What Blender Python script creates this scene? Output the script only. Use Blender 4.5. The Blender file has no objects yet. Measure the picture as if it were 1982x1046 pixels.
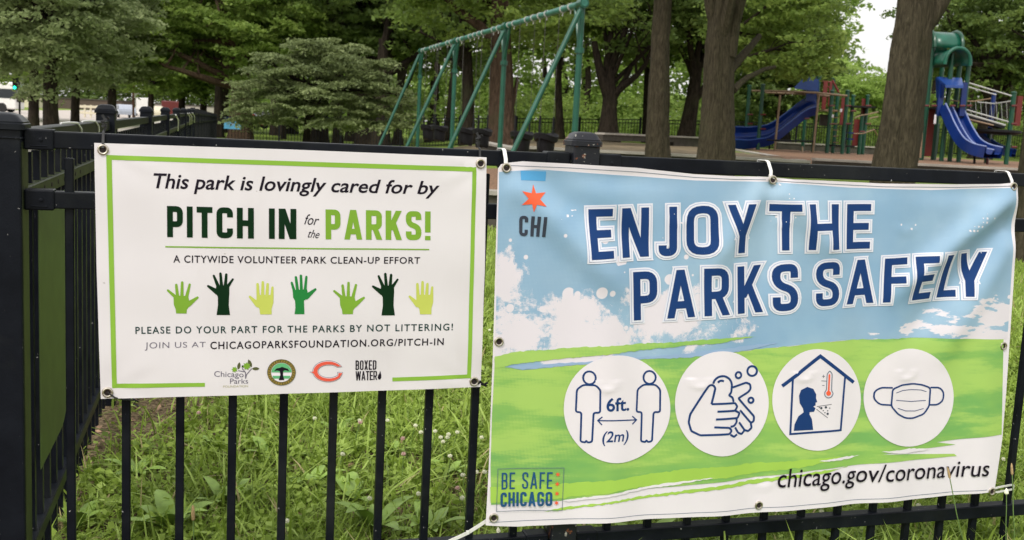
import bpy, bmesh, math, random
import numpy as np
from mathutils import Vector, Matrix, noise
from mathutils.geometry import tessellate_polygon
random.seed(7)
RS = np.random.RandomState(11)
S = bpy.context.scene
COL = S.collection
R = math.radians
PI = math.pi

# ------------------------------------------------------------------ camera
FPX, CX, CY = 2050.0, 991.0, 523.0          # focal length and centre, in pixels of the 1982 px wide photograph
PITCH, ROLL, EYE = 0.13607, 0.05103, 1.25
_c, _s = math.cos(PITCH), math.sin(PITCH)
FW = np.array([0, _c, -_s]); _up = np.array([0, _s, _c]); _rt = np.array([1., 0, 0])
RT = math.cos(ROLL) * _rt + math.sin(ROLL) * _up
UP = -math.sin(ROLL) * _rt + math.cos(ROLL) * _up
CAM = np.array([0, 0, EYE])
cd = bpy.data.cameras.new('camera'); cam = bpy.data.objects.new('camera', cd); COL.objects.link(cam)
cam.matrix_world = Matrix(((RT[0], UP[0], -FW[0], 0), (RT[1], UP[1], -FW[1], 0), (RT[2], UP[2], -FW[2], EYE), (0, 0, 0, 1)))
cd.sensor_width = 36; cd.lens = 36 * FPX / 1982; cd.clip_start = .05; cd.clip_end = 2000
cd.dof.use_dof = True; cd.dof.focus_distance = 2.75; cd.dof.aperture_fstop = 10
S.camera = cam

# ------------------------------------------------------------------ sky, sun, exposure
SUN_EL, SUN_AZ = R(52), R(205)
w = bpy.data.worlds.new("World"); S.world = w; w.use_nodes = True
nt = w.node_tree; nt.nodes.clear()
sky = nt.nodes.new('ShaderNodeTexSky'); sky.sky_type = 'NISHITA'; sky.sun_disc = False
sky.sun_elevation = SUN_EL; sky.sun_rotation = SUN_AZ; sky.air_density = 1.6; sky.dust_density = 5.0; sky.ozone_density = 1.0
hs = nt.nodes.new('ShaderNodeHueSaturation'); hs.inputs['Saturation'].default_value = .22
mxs = nt.nodes.new('ShaderNodeMix'); mxs.data_type = 'RGBA'; mxs.inputs[0].default_value = .55
mxs.inputs[7].default_value = (9.0, 8.9, 8.8, 1)      # even cloud cover mixed over the clear sky
bg = nt.nodes.new('ShaderNodeBackground'); bg.inputs['Strength'].default_value = .15
wo = nt.nodes.new('ShaderNodeOutputWorld')
nt.links.new(sky.outputs[0], hs.inputs['Color']); nt.links.new(hs.outputs[0], mxs.inputs[6])
nt.links.new(mxs.outputs[2], bg.inputs[0]); nt.links.new(bg.outputs[0], wo.inputs[0])
sl = bpy.data.lights.new('sun', 'SUN'); sl.energy = 1.5; sl.angle = R(12); sl.color = (1, .95, .87)
sun = bpy.data.objects.new('sun', sl); COL.objects.link(sun)
sdir = Vector((math.sin(SUN_AZ) * math.cos(SUN_EL), math.cos(SUN_AZ) * math.cos(SUN_EL), math.sin(SUN_EL)))
sun.rotation_euler = sdir.to_track_quat('Z', 'Y').to_euler(); sun.location = (0, 0, 30)
S.view_settings.view_transform = 'Standard'; S.view_settings.look = 'None'
S.view_settings.gamma = 1; S.view_settings.use_curve_mapping = False
S.view_settings.exposure = 0.18
S.render.engine = 'CYCLES'
S.cycles.max_bounces = 6; S.cycles.diffuse_bounces = 3; S.cycles.transmission_bounces = 3
S.cycles.transparent_max_bounces = 4; S.cycles.glossy_bounces = 2
S.cycles.sample_clamp_indirect = 4.0

# ------------------------------------------------------------------ pixel <-> place
def ray(x, y): return FW + (x - CX) / FPX * RT - (y - CY) / FPX * UP
def atY(x, y, Y):
    d = ray(x, y); return CAM + d * (Y / d[1])
def zatY(x, y, Y): return atY(x, y, Y)[2]
FA = 0.2942794                                # the fence runs at this angle
FO = np.array([-.88188, 2.39788, 0]); FDX = np.array([math.cos(FA), math.sin(FA), 0]); FN = np.array([math.sin(FA), -math.cos(FA), 0])
def on_fence(x, y, off=0.0):
    """(distance along the fence, height) of the point of a plane standing off in front of the fence"""
    d = ray(x, y); t = ((FO + FN * off - CAM) @ FN) / (d @ FN); P = CAM + d * t
    return (P - FO) @ FDX, P[2]

# ------------------------------------------------------------------ material helpers
def lin(r, g, b):
    f = lambda c: (c / 255 / 12.92) if c / 255 <= .04045 else ((c / 255 + .055) / 1.055) ** 2.4
    return (f(r), f(g), f(b), 1)
class NT:
    def __init__(s, name):
        s.m = bpy.data.materials.new(name); s.m.use_nodes = True; s.t = s.m.node_tree
        s.p = s.t.nodes['Principled BSDF']; s.o = s.t.nodes['Material Output']
    def n(s, typ, **k):
        nd = s.t.nodes.new(typ)
        for a, b in k.items(): setattr(nd, a, b)
        return nd
    def l(s, a, b): s.t.links.new(a, b)
    def setin(s, nd, i, v):
        if isinstance(v, bpy.types.NodeSocket): s.l(v, nd.inputs[i])
        elif v is not None: nd.inputs[i].default_value = v
    def math(s, op, a, b=None, c=None, clamp=False):
        nd = s.n('ShaderNodeMath', operation=op, use_clamp=clamp)
        s.setin(nd, 0, a); s.setin(nd, 1, b); s.setin(nd, 2, c); return nd.outputs[0]
    def mix(s, f, a, b):
        nd = s.n('ShaderNodeMix', data_type='RGBA'); s.setin(nd, 0, f); s.setin(nd, 6, a); s.setin(nd, 7, b); return nd.outputs[2]
    def noise(s, vec, scale, detail=4, rough=.55, dist=0):
        nd = s.n('ShaderNodeTexNoise'); s.setin(nd, 'Vector', vec); nd.inputs['Scale'].default_value = scale
        nd.inputs['Detail'].default_value = detail; nd.inputs['Roughness'].default_value = rough; nd.inputs['Distortion'].default_value = dist
        return nd.outputs['Fac']
    def ramp(s, v, lo, hi):
        nd = s.n('ShaderNodeMapRange'); nd.clamp = True; s.setin(nd, 0, v); nd.inputs[1].default_value = lo; nd.inputs[2].default_value = hi
        return nd.outputs[0]
    def obj(s): return s.n('ShaderNodeTexCoord').outputs['Object']
    def pos(s): return s.n('ShaderNodeNewGeometry').outputs['Position']
    def bump(s, h, strength=.3, dist=.01):
        nd = s.n('ShaderNodeBump'); s.setin(nd, 'Height', h); nd.inputs['Strength'].default_value = strength; nd.inputs['Distance'].default_value = dist
        s.l(nd.outputs[0], s.p.inputs['Normal']); return nd.outputs[0]
    def scale(s, vec, xyz):
        nd = s.n('ShaderNodeVectorMath', operation='MULTIPLY'); s.setin(nd, 0, vec); nd.inputs[1].default_value = xyz; return nd.outputs[0]
def simple(name, col, rough=.5, metal=0, var=.12, scale=8, bump=0, bs=40, spec=.5):
    q = NT(name); v = q.noise(q.pos(), scale, 5)
    d = tuple(c * (1 - var) for c in col[:3]) + (1,); e = tuple(min(1, c * (1 + var)) for c in col[:3]) + (1,)
    q.l(q.mix(q.ramp(v, .3, .7), d, e), q.p.inputs['Base Color'])
    q.p.inputs['Roughness'].default_value = rough; q.p.inputs['Metallic'].default_value = metal
    q.p.inputs['Specular IOR Level'].default_value = spec
    if bump: q.bump(q.noise(q.pos(), bs, 4), bump, .004)
    return q.m
def leaf_mat(name, dark, mid, light, trans=.35):
    q = NT(name); a = q.n('ShaderNodeAttribute', attribute_name='tint').outputs['Fac']
    big = q.noise(q.pos(), .55, 2)
    f = q.math('ADD', q.math('MULTIPLY', a, .62), q.math('MULTIPLY', big, .5))
    c = q.mix(q.ramp(f, .15, .6), dark, mid); c = q.mix(q.ramp(f, .58, .98), c, light)
    q.l(c, q.p.inputs['Base Color']); q.p.inputs['Roughness'].default_value = .55; q.p.inputs['Specular IOR Level'].default_value = .25
    tr = q.n('ShaderNodeBsdfTranslucent'); q.l(q.mix(.5, c, light), tr.inputs['Color'])
    ms = q.n('ShaderNodeMixShader'); ms.inputs[0].default_value = trans
    q.l(q.p.outputs[0], ms.inputs[1]); q.l(tr.outputs[0], ms.inputs[2]); q.l(ms.outputs[0], q.o.inputs['Surface'])
    return q.m
def black_paint():
    q = NT('black_fence_paint'); P = q.pos()
    v = q.noise(P, 9, 5); c = q.mix(q.ramp(v, .35, .7), (.004, .005, .008, 1), (.009, .011, .016, 1))
    chips = q.ramp(q.noise(P, 85, 3, .6), .715, .745)                # bird droppings, chipped spots
    c = q.mix(chips, c, (.42, .41, .40, 1))
    dust = q.ramp(q.noise(P, 3.3, 5, .65), .5, .8); c = q.mix(q.math('MULTIPLY', dust, .22), c, (.07, .075, .06, 1))
    q.l(c, q.p.inputs['Base Color']); q.p.inputs['Roughness'].default_value = .34; q.p.inputs['Specular IOR Level'].default_value = .13
    q.bump(q.noise(P, 260, 3), .18, .002)
    return q.m
def worn_cap():
    q = NT('worn_cap_paint'); P = q.pos()
    r = q.ramp(q.noise(P, 28, 5, .65), .60, .64); g = q.ramp(q.noise(P, 55, 4, .6), .63, .66)
    c = q.mix(r, (.010, .011, .016, 1), (.16, .055, .025, 1)); c = q.mix(g, c, (.33, .32, .28, 1))
    q.l(c, q.p.inputs['Base Color']); q.p.inputs['Roughness'].default_value = .38; q.p.inputs['Specular IOR Level'].default_value = .35; q.bump(q.noise(P, 120, 4), .3, .002)
    return q.m
def bark(name, a, b, sc=1.0):
    q = NT(name); P = q.scale(q.pos(), (9 * sc, 9 * sc, 1.6 * sc)); v = q.noise(P, 2.2, 6, .65, .6)
    c = q.mix(q.ramp(v, .36, .64), a, b); moss = q.ramp(q.noise(q.pos(), 1.1, 3), .55, .75)
    c = q.mix(q.math('MULTIPLY', moss, .4), c, (.06, .065, .03, 1))
    q.l(c, q.p.inputs['Base Color']); q.p.inputs['Roughness'].default_value = .95; q.p.inputs['Specular IOR Level'].default_value = .15
    q.bump(v, .9, .05); return q.m

M = {}
M['black'] = black_paint(); M['cap'] = worn_cap()
M['far_black'] = simple('far_fence_paint', (.009, .010, .012, 1), .6, spec=.2)
M['panel'] = simple('grass_reflection_sheet', (.042, .072, .017, 1), .45, var=.25, scale=14)  # the green is grass reflected in the sheet, put into its colour
M['green_face'] = simple('reflection_and_algae_paint', (.026, .034, .014, 1), .45, var=.4, scale=12, bump=.2, spec=.2)  # grass reflection painted in as green, with an algae tint on the rail
M['tie_white'] = simple('white_nylon', (.78, .77, .74, 1), .4, var=.05)
M['tie_black'] = simple('black_nylon', (.012, .012, .013, 1), .45)
M['steel'] = simple('grommet_metal', (.55, .5, .42, 1), .28, 1, var=.2, scale=60)
M['hole'] = simple('grommet_hole', (.02, .012, .012, 1), .9)
M['bark'] = bark('grey_brown_bark', (.034, .028, .018, 1), (.088, .073, .048, 1), 1.9)
M['bark_dark'] = bark('dark_bark', (.012, .009, .007, 1), (.045, .034, .025, 1))
M['bark_red'] = bark('reddish_bark', (.034, .022, .014, 1), (.095, .062, .042, 1))
M['concrete'] = simple('weathered_concrete', (.36, .33, .29, 1), .9, var=.2, scale=3, bump=.3, bs=30)
M['dark_stone'] = simple('dark_wall_stone', (.060, .052, .042, 1), .95, var=.3, scale=5, bump=.4, bs=12)
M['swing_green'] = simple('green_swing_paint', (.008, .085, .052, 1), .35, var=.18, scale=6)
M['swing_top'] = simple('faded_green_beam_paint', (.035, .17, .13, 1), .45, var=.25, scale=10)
M['play_green'] = simple('dark_green_post_paint', (.004, .058, .030, 1), .35, var=.12, scale=4)
M['tunnel_green'] = simple('green_roof_plastic', (.010, .095, .060, 1), .3, var=.2, scale=4)
M['blue'] = simple('blue_slide_plastic', (.003, .020, .135, 1), .28, var=.18, scale=3)
M['blue_light'] = simple('light_blue_hood_plastic', (.016, .055, .24, 1), .35, var=.12, scale=3)
M['blue_rim'] = simple('worn_slide_rim', (.22, .27, .48, 1), .35, var=.1)
M['red'] = simple('red_panel_plastic', (.135, .014, .010, 1), .45, var=.2, scale=4)
M['tan'] = simple('tan_coated_pipe', (.25, .165, .10, 1), .55, var=.18, scale=8)
M['rubber'] = simple('black_rubber', (.009, .009, .011, 1), .6, spec=.25)
M['chain'] = simple('dull_chain', (.07, .065, .06, 1), .6)
M['lgrey'] = simple('light_grey_coating', (.45, .45, .43, 1), .5)
M['soil'] = simple('bare_sandy_soil', (.165, .125, .072, 1), .95, var=.5, scale=3, bump=.4, bs=30)
M['chips'] = simple('wood_chip_surface', (.19, .105, .060, 1), .95, var=.5, scale=26, bump=.6, bs=50)
M['road'] = simple('pale_concrete_road', (.46, .41, .37, 1), .9, var=.1, scale=.3)
M['white'] = simple('white_vehicle_paint', (.75, .74, .72, 1), .25)
M['carblue'] = simple('silver_blue_vehicle_paint', (.35, .38, .45, 1), .25)
M['carred'] = simple('red_vehicle_paint', (.45, .03, .02, 1), .25)
M['maroon'] = simple('dark_red_vehicle_paint', (.12, .02, .02, 1), .3)
M['glass'] = simple('tinted_glass', (.02, .025, .03, 1), .08)
M['tyre'] = simple('tyre_rubber', (.012, .012, .012, 1), .8)
M['rust'] = simple('rusty_pole_paint', (.20, .085, .055, 1), .7, var=.2)
M['dull_brick'] = simple('dull_brick', (.09, .065, .05, 1), .9, var=.3)
M['cream'] = simple('cream_paint', (.62, .56, .42, 1), .6)
M['navy'] = simple('navy_print', lin(30, 62, 116), .45, var=.06)
M['signnavy'] = simple('dark_navy_print', lin(22, 34, 62), .5)
M['signblue'] = simple('light_blue_print', lin(88, 160, 200), .5)
M['dgreen'] = simple('dark_green_print', lin(12, 44, 22), .4, var=.05)
M['lgreen'] = simple('light_green_print', lin(124, 166, 56), .4, var=.05)
M['fgreen'] = simple('border_green_print', lin(136, 180, 66), .4, var=.06, scale=3)
M['mgreen'] = simple('mid_green_print', lin(40, 128, 62), .4, var=.05)
M['ygreen'] = simple('yellow_green_print', lin(196, 206, 98), .4, var=.05)
M['ink'] = simple('dark_print', lin(28, 22, 34), .4, var=.05)
M['inkgreen'] = simple('dark_teal_print', lin(34, 62, 60), .4, var=.05)
M['inkgrey'] = simple('grey_print', lin(112, 108, 122), .4, var=.05)
M['paleolive'] = simple('pale_olive_print', lin(190, 186, 146), .4, var=.05)
M['olive'] = simple('olive_print', lin(88, 92, 58), .4, var=.08)
M['gold'] = simple('gold_print', lin(150, 124, 52), .4, var=.3, scale=300)
M['sealgreen'] = simple('seal_green_print', lin(96, 178, 120), .4, var=.06)
M['orange'] = simple('orange_red_print', lin(222, 92, 72), .4, var=.04)
M['starred'] = simple('star_red_print', lin(238, 100, 66), .4, var=.04)
M['sheetwhite'] = simple('print_white', lin(232, 226, 232), .4, var=.03, scale=6)
M['letterwhite'] = simple('letter_outline_white', lin(226, 228, 238), .4, var=.03, scale=6)
M['lilac'] = simple('letter_hairline', lin(166, 176, 208), .4, var=.03, scale=6)
M['tagblue'] = simple('tag_blue_print', lin(88, 160, 210), .4, var=.1, scale=10)
M['chi'] = simple('charcoal_print', lin(62, 68, 80), .4, var=.04)
M['besafe'] = simple('teal_blue_print', lin(40, 86, 128), .4, var=.05)
M['hair'] = simple('thin_line_print', lin(96, 110, 130), .4)
M['streak'] = simple('sky_streak_print', lin(148, 176, 208), .4, var=.06, scale=6)
for k_ in ('navy signnavy dgreen lgreen fgreen mgreen ygreen ink inkgreen inkgrey chi besafe orange starred tagblue lilac olive hair'.split()):
    M[k_].node_tree.nodes['Principled BSDF'].inputs['Specular IOR Level'].default_value = .12
def vinyl_white():
    q = NT('white_vinyl_sheet'); P = q.pos(); v = q.noise(P, 2.5, 4)
    c = q.mix(q.ramp(v, .3, .7), (.715, .685, .705, 1), (.78, .75, .77, 1))
    sp_ = q.ramp(q.noise(P, 55, 2, .4), .77, .80); c = q.mix(q.math('MULTIPLY', sp_, .5), c, (.3, .27, .25, 1)); dirt = q.ramp(q.noise(q.scale(P, (3, 3, .6)), 2.2, 5, .65), .52, .8); c = q.mix(q.math('MULTIPLY', dirt, .16), c, (.45, .40, .36, 1))
    q.l(c, q.p.inputs['Base Color']); q.p.inputs['Roughness'].default_value = .42
    g = q.n('ShaderNodeTexWave'); g.bands_direction = 'Z'; g.inputs['Scale'].default_value = 130; q.l(P, g.inputs[0])
    q.bump(g.outputs['Fac'], .05, .0008); return q.m
M['vinyl'] = vinyl_white()
def dots(q, uv, k):                      # halftone screen turned by 45 degrees, -1..1
    sp = q.n('ShaderNodeSeparateXYZ'); q.l(uv, sp.inputs[0])
    a = q.math('ADD', sp.outputs[0], sp.outputs[1]); b = q.math('SUBTRACT', sp.outputs[0], sp.outputs[1])
    return q.math('MULTIPLY', q.math('SINE', q.math('MULTIPLY', a, k)), q.math('SINE', q.math('MULTIPLY', b, k))), sp
def blob(q, sp, cx, cy, rx, ry):
    dx = q.math('DIVIDE', q.math('SUBTRACT', sp.outputs[0], cx), rx); dy = q.math('DIVIDE', q.math('SUBTRACT', sp.outputs[1], cy), ry)
    return q.math('SUBTRACT', 1.0, q.math('ADD', q.math('MULTIPLY', dx, dx), q.math('MULTIPLY', dy, dy)))
def banner_sky():
    q = NT('sky_print_vinyl'); uv = q.n('ShaderNodeUVMap', uv_map='print').outputs[0]
    dt, sp = dots(q, uv, 1450.0)
    base = q.mix(q.ramp(q.noise(uv, 3.2, 4, .6), .35, .7), lin(138, 176, 206), lin(172, 198, 216))
    base = q.mix(q.math('MULTIPLY', q.ramp(q.math('ADD', q.noise(uv, 5, 4), q.math('MULTIPLY', dt, .10)), .44, .5), .30), base, lin(112, 150, 186))
    n = q.noise(uv, 10.5, 8, .7, .25); n2 = q.noise(q.scale(uv, (1.0, 3.2, 1)), 14, 6, .6)
    b1 = q.math('MAXIMUM', blob(q, sp, .115, .265, .19, .062), blob(q, sp, .30, .24, .13, .05))
    b1 = q.math('MAXIMUM', b1, blob(q, sp, .01, .19, .05, .05))
    m1 = q.math('ADD', q.math('ADD', q.math('MULTIPLY', q.math('MAXIMUM', b1, -1.5), .115), n), q.math('MULTIPLY', dt, .035))
    b2 = q.math('MAXIMUM', blob(q, sp, .90, .285, .17, .045), blob(q, sp, .97, .24, .07, .04))
    m2 = q.math('ADD', q.math('MULTIPLY', q.math('MAXIMUM', b2, -1.5), .13), n2)
    m1 = q.math('SUBTRACT', m1, q.math('MULTIPLY', q.ramp(sp.outputs[1], .315, .36), .4))
    m = q.math('MAXIMUM', q.ramp(m1, .525, .545), q.ramp(m2, .54, .57))
    vo = q.n('ShaderNodeTexVoronoi', voronoi_dimensions='2D'); vo.inputs['Scale'].default_value = 34; vo.inputs['Randomness'].default_value = 1; q.l(uv, vo.inputs['Vector'])
    near = q.math('MAXIMUM', blob(q, sp, .12, .19, .30, .12), blob(q, sp, .93, .22, .09, .05))
    sc = q.n('ShaderNodeSeparateColor'); q.l(vo.outputs['Color'], sc.inputs[0])
    rad = q.math('MULTIPLY', q.math('MULTIPLY', sc.outputs[0], .42), q.ramp(near, .0, .8))
    spl = q.math('MULTIPLY', q.ramp(q.math('SUBTRACT', rad, vo.outputs['Distance']), .0, .03), q.math('GREATER_THAN', sc.outputs[1], .45))
    m = q.math('MAXIMUM', m, spl)
    c = q.mix(m, base, lin(226, 220, 228))
    q.l(c, q.p.inputs['Base Color']); q.p.inputs['Roughness'].default_value = .40
    q.bump(q.noise(q.pos(), 7, 4, .6), .25, .006)
    return q.m
def banner_green():
    q = NT('grass_print_vinyl'); uv = q.n('ShaderNodeUVMap', uv_map='print').outputs[0]
    dt, sp = dots(q, uv, 1300.0)
    st = q.noise(q.scale(uv, (1.0, 5.0, 1)), 4.2, 5, .6); s2 = q.noise(q.scale(uv, (1.0, 3.0, 1)), 3.0, 4, .6)
    up = q.ramp(sp.outputs[1], .66, .30)
    f = q.math('ADD', q.math('ADD', st, q.math('MULTIPLY', dt, .07)), q.math('MULTIPLY', q.math('SUBTRACT', up, .5), .16))
    c = q.mix(q.ramp(s2, .42, .58), lin(120, 176, 96), lin(144, 190, 94))
    c = q.mix(q.math('MULTIPLY', q.ramp(f, .52, .56), .8), c, lin(174, 208, 106))
    q.l(c, q.p.inputs['Base Color']); q.p.inputs['Roughness'].default_value = .40
    q.bump(q.noise(q.pos(), 7, 4, .6), .25, .006)
    return q.m
M['skyprint'] = banner_sky(); M['greenprint'] = banner_green()
M['bright_green'] = simple('bright_green_print', lin(164, 204, 86), .4, var=.06, scale=6)
M['leaf_mid'] = leaf_mat('park_leaves', (.070, .120, .022, 1), (.165, .250, .048, 1), (.38, .49, .12, 1), .48)
M['leaf_dark'] = leaf_mat('dark_park_leaves', (.052, .086, .022, 1), (.108, .168, .040, 1), (.25, .33, .085, 1), .44)
M['leaf_street'] = leaf_mat('street_tree_leaves', (.085, .118, .046, 1), (.20, .26, .10, 1), (.46, .52, .27, 1), .45)
M['leaf_grey'] = leaf_mat('grey_green_leaves', (.080, .112, .046, 1), (.20, .25, .10, 1), (.38, .44, .20, 1), .36)
M['leaf_bright'] = leaf_mat('bright_yellow_green_leaves', (.12, .20, .03, 1), (.30, .44, .09, 1), (.50, .62, .20, 1), .5)
M['leaf_wood'] = leaf_mat('far_wood_leaves', (.10, .17, .032, 1), (.23, .35, .07, 1), (.44, .56, .16, 1), .5)
def grass_mat():
    q = NT('weedy_grass'); a = q.n('ShaderNodeAttribute', attribute_name='tint').outputs['Fac']
    big = q.noise(q.pos(), 2.6, 3)
    f = q.math('ADD', q.math('MULTIPLY', a, .7), q.math('MULTIPLY', q.math('SUBTRACT', big, .5), .7))
    c = q.mix(q.ramp(f, .0, .35), (.15, .225, .030, 1), (.30, .42, .060, 1)); c = q.mix(q.ramp(f, .35, .62), c, (.45, .60, .14, 1))
    c = q.mix(q.ramp(a, .955, .965), c, (.55, .46, .24, 1))
    q.l(c, q.p.inputs['Base Color']); q.p.inputs['Roughness'].default_value = .5; q.p.inputs['Specular IOR Level'].default_value = .35
    tr = q.n('ShaderNodeBsdfTranslucent'); q.l(c, tr.inputs['Color']); ms = q.n('ShaderNodeMixShader'); ms.inputs[0].default_value = .35
    q.l(q.p.outputs[0], ms.inputs[1]); q.l(tr.outputs[0], ms.inputs[2]); q.l(ms.outputs[0], q.o.inputs['Surface']); return q.m
M['grass'] = grass_mat()
def ground_mat():
    q = NT('turf_and_soil'); P = q.pos()
    n1 = q.noise(P, 1.3, 5); n2 = q.noise(P, 38, 4, .7); n3 = q.noise(P, .12, 3)
    c = q.mix(q.ramp(n2, .35, .65), (.10, .15, .028, 1), (.20, .27, .055, 1))
    c = q.mix(q.math('MULTIPLY', q.ramp(n3, .35, .65), .6), c, (.20, .28, .05, 1))
    sp = q.n('ShaderNodeSeparateXYZ'); q.l(P, sp.inputs[0])
    near = q.ramp(sp.outputs[1], 8.0, 5.0)                                    # bare litter shows between the weeds near the fence
    soil = q.mix(q.ramp(q.noise(P, 60, 4, .7), .4, .62), (.05, .036, .020, 1), (.24, .18, .11, 1))
    left = q.ramp(sp.outputs[0], .3, -1.2)
    f = q.math('MULTIPLY', near, q.ramp(q.math('ADD', n1, q.math('MULTIPLY', left, .25)), .42, .56))
    c = q.mix(f, c, soil)
    q.l(c, q.p.inputs['Base Color']); q.p.inputs['Roughness'].default_value = .95; q.p.inputs['Specular IOR Level'].default_value = .1
    q.bump(n2, .6, .03); return q.m
M['ground'] = ground_mat()
M['litter'] = simple('dry_leaf_litter', (.30, .19, .12, 1), .9, var=.5, scale=30)
M['clover'] = simple('clover_petals', (.80, .80, .62, 1), .7, var=.1, scale=300)
M['cloverpink'] = simple('pink_clover_petals', (.62, .42, .38, 1), .7, var=.1, scale=300)
M['stem'] = simple('green_stem', (.12, .20, .05, 1), .6)
M['seed'] = simple('tan_seed_head', (.42, .29, .14, 1), .8, var=.3, scale=200)
M['weed'] = simple('weed_leaf', (.22, .34, .06, 1), .5, var=.3, scale=14)

# ------------------------------------------------------------------ object helpers
def link(o, parent=None):
    COL.objects.link(o)
    if parent is not None: o.parent = parent
    return o
def tag(o, label=None, cat=None, group=None, kind=None):
    for k, v in (('label', label), ('category', cat), ('group', group), ('kind', kind)):
        if v: o[k] = v
    return o
def thing(name, loc, label, cat, group=None, rotz=0):
    o = bpy.data.objects.new(name, None); o.location = loc; o.rotation_euler = (0, 0, rotz); o.empty_display_size = .1
    return tag(link(o), label, cat, group)
def mesh_np(name, V, F, mat, smooth=False, attr=None):
    """V (n,3); F list of tuples or an (m,k) array"""
    me = bpy.data.meshes.new(name)
    V = np.asarray(V, dtype=np.float32)
    if isinstance(F, np.ndarray):
        m, k = F.shape
        me.vertices.add(len(V)); me.vertices.foreach_set('co', V.ravel())
        me.loops.add(m * k); me.loops.foreach_set('vertex_index', F.ravel().astype(np.int32))
        me.polygons.add(m); me.polygons.foreach_set('loop_start', np.arange(0, m * k, k, dtype=np.int32))
        me.update(calc_edges=True)
    else: me.from_pydata([tuple(v) for v in V], [], F)
    me.materials.append(mat)
    if smooth: me.polygons.foreach_set('use_smooth', np.ones(len(me.polygons), dtype=bool))
    if attr is not None:
        a = me.attributes.new('tint', 'FLOAT', 'POINT'); a.data.foreach_set('value', np.asarray(attr, dtype=np.float32))
    me.update(); return me
def obj(name, me, parent=None, loc=(0, 0, 0), rot=(0, 0, 0)):
    o = bpy.data.objects.new(name, me); o.location = loc; o.rotation_euler = rot
    return link(o, parent)
def rbox(name, sx, sy, sz, mat, bev=.003, seg=1):
    bm = bmesh.new(); bmesh.ops.create_cube(bm, size=1); bmesh.ops.scale(bm, vec=(sx, sy, sz), verts=bm.verts)
    if bev: bmesh.ops.bevel(bm, geom=bm.edges[:], offset=bev, segments=seg, affect='EDGES', profile=.5)
    me = bpy.data.meshes.new(name); bm.to_mesh(me); bm.free(); me.materials.append(mat); return me
class MB:
    def __init__(s): s.V = []; s.F = []
    def box(s, c, h, ax=None):
        """centre, half sizes, optional 3x3 rows of axes"""
        A = np.eye(3) if ax is None else np.asarray(ax, float); b = len(s.V)
        for i in (-1, 1):
            for j in (-1, 1):
                for k in (-1, 1): s.V.append(np.asarray(c, float) + A[0] * i * h[0] + A[1] * j * h[1] + A[2] * k * h[2])
        s.F += [(b, b + 1, b + 3, b + 2), (b + 4, b + 6, b + 7, b + 5), (b, b + 4, b + 5, b + 1), (b + 2, b + 3, b + 7, b + 6), (b, b + 2, b + 6, b + 4), (b + 1, b + 5, b + 7, b + 3)]
        return s
    def tube(s, pts, r, n=10, cap=True):
        pts = [np.asarray(p, float) for p in pts]; rr = [r] * len(pts) if np.isscalar(r) else list(r); b = len(s.V)
        prev = None
        for i, p in enumerate(pts):
            t = pts[min(i + 1, len(pts) - 1)] - pts[max(i - 1, 0)]; t = t / (np.linalg.norm(t) + 1e-9)
            if prev is None:
                a = np.cross(t, (0, 0, 1)) if abs(t[2]) < .9 else np.cross(t, (1, 0, 0))
            else: a = prev - t * (prev @ t)
            a = a / np.linalg.norm(a); prev = a; c = np.cross(t, a)
            for k in range(n):
                g = 2 * PI * k / n; s.V.append(p + rr[i] * (math.cos(g) * a + math.sin(g) * c))
        for i in range(len(pts) - 1):
            for k in range(n):
                k2 = (k + 1) % n; s.F.append((b + i * n + k, b + i * n + k2, b + (i + 1) * n + k2, b + (i + 1) * n + k))
        if cap: s.F.append(tuple(b + k for k in range(n))[::-1]); s.F.append(tuple(b + (len(pts) - 1) * n + k for k in range(n)))
        return s
    def lathe(s, c, prof, n=16):
        b = len(s.V)
        for (r, z) in prof:
            for k in range(n):
                g = 2 * PI * k / n; s.V.append(np.array([c[0] + r * math.cos(g), c[1] + r * math.sin(g), c[2] + z]))
        for i in range(len(prof) - 1):
            for k in range(n):
                k2 = (k + 1) % n; s.F.append((b + i * n + k, b + i * n + k2, b + (i + 1) * n + k2, b + (i + 1) * n + k))
        s.F.append(tuple(b + k for k in range(n))[::-1]); s.F.append(tuple(b + (len(prof) - 1) * n + k for k in range(n)))
        return s
    def torus(s, c, R_, r, ax, n=18, m=8):
        A = np.asarray(ax, float); b = len(s.V)
        for i in range(n):
            g = 2 * PI * i / n; d = A[0] * math.cos(g) + A[1] * math.sin(g)
            for j in range(m):
                h = 2 * PI * j / m; s.V.append(np.asarray(c) + d * (R_ + r * math.cos(h)) + A[2] * r * math.sin(h))
        for i in range(n):
            for j in range(m):
                i2 = (i + 1) % n; j2 = (j + 1) % m; s.F.append((b + i * m + j, b + i2 * m + j, b + i2 * m + j2, b + i * m + j2))
        return s
    def grid(s, P):
        """P (a,b,3) array of points -> quads"""
        b = len(s.V); a, c = P.shape[:2]; s.V += [p for p in P.reshape(-1, 3)]
        for i in range(a - 1):
            for j in range(c - 1): s.F.append((b + i * c + j, b + i * c + j + 1, b + (i + 1) * c + j + 1, b + (i + 1) * c + j))
        return s
    def build(s, name, mat, parent=None, smooth=False, org=None):
        V = np.array(s.V)
        if org is not None: V = V - np.asarray(org, float)
        me = mesh_np(name, V, s.F, mat, smooth)
        if smooth:
            bm = bmesh.new(); bm.from_mesh(me)
            for e in bm.edges:
                if len(e.link_faces) == 2 and e.calc_face_angle(0) > .7: e.smooth = False
            bmesh.ops.recalc_face_normals(bm, faces=bm.faces); bm.to_mesh(me); bm.free()
        o = bpy.data.objects.new(name, me); return link(o, parent)
def place(o, org): o.location = tuple(org); return o

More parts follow.
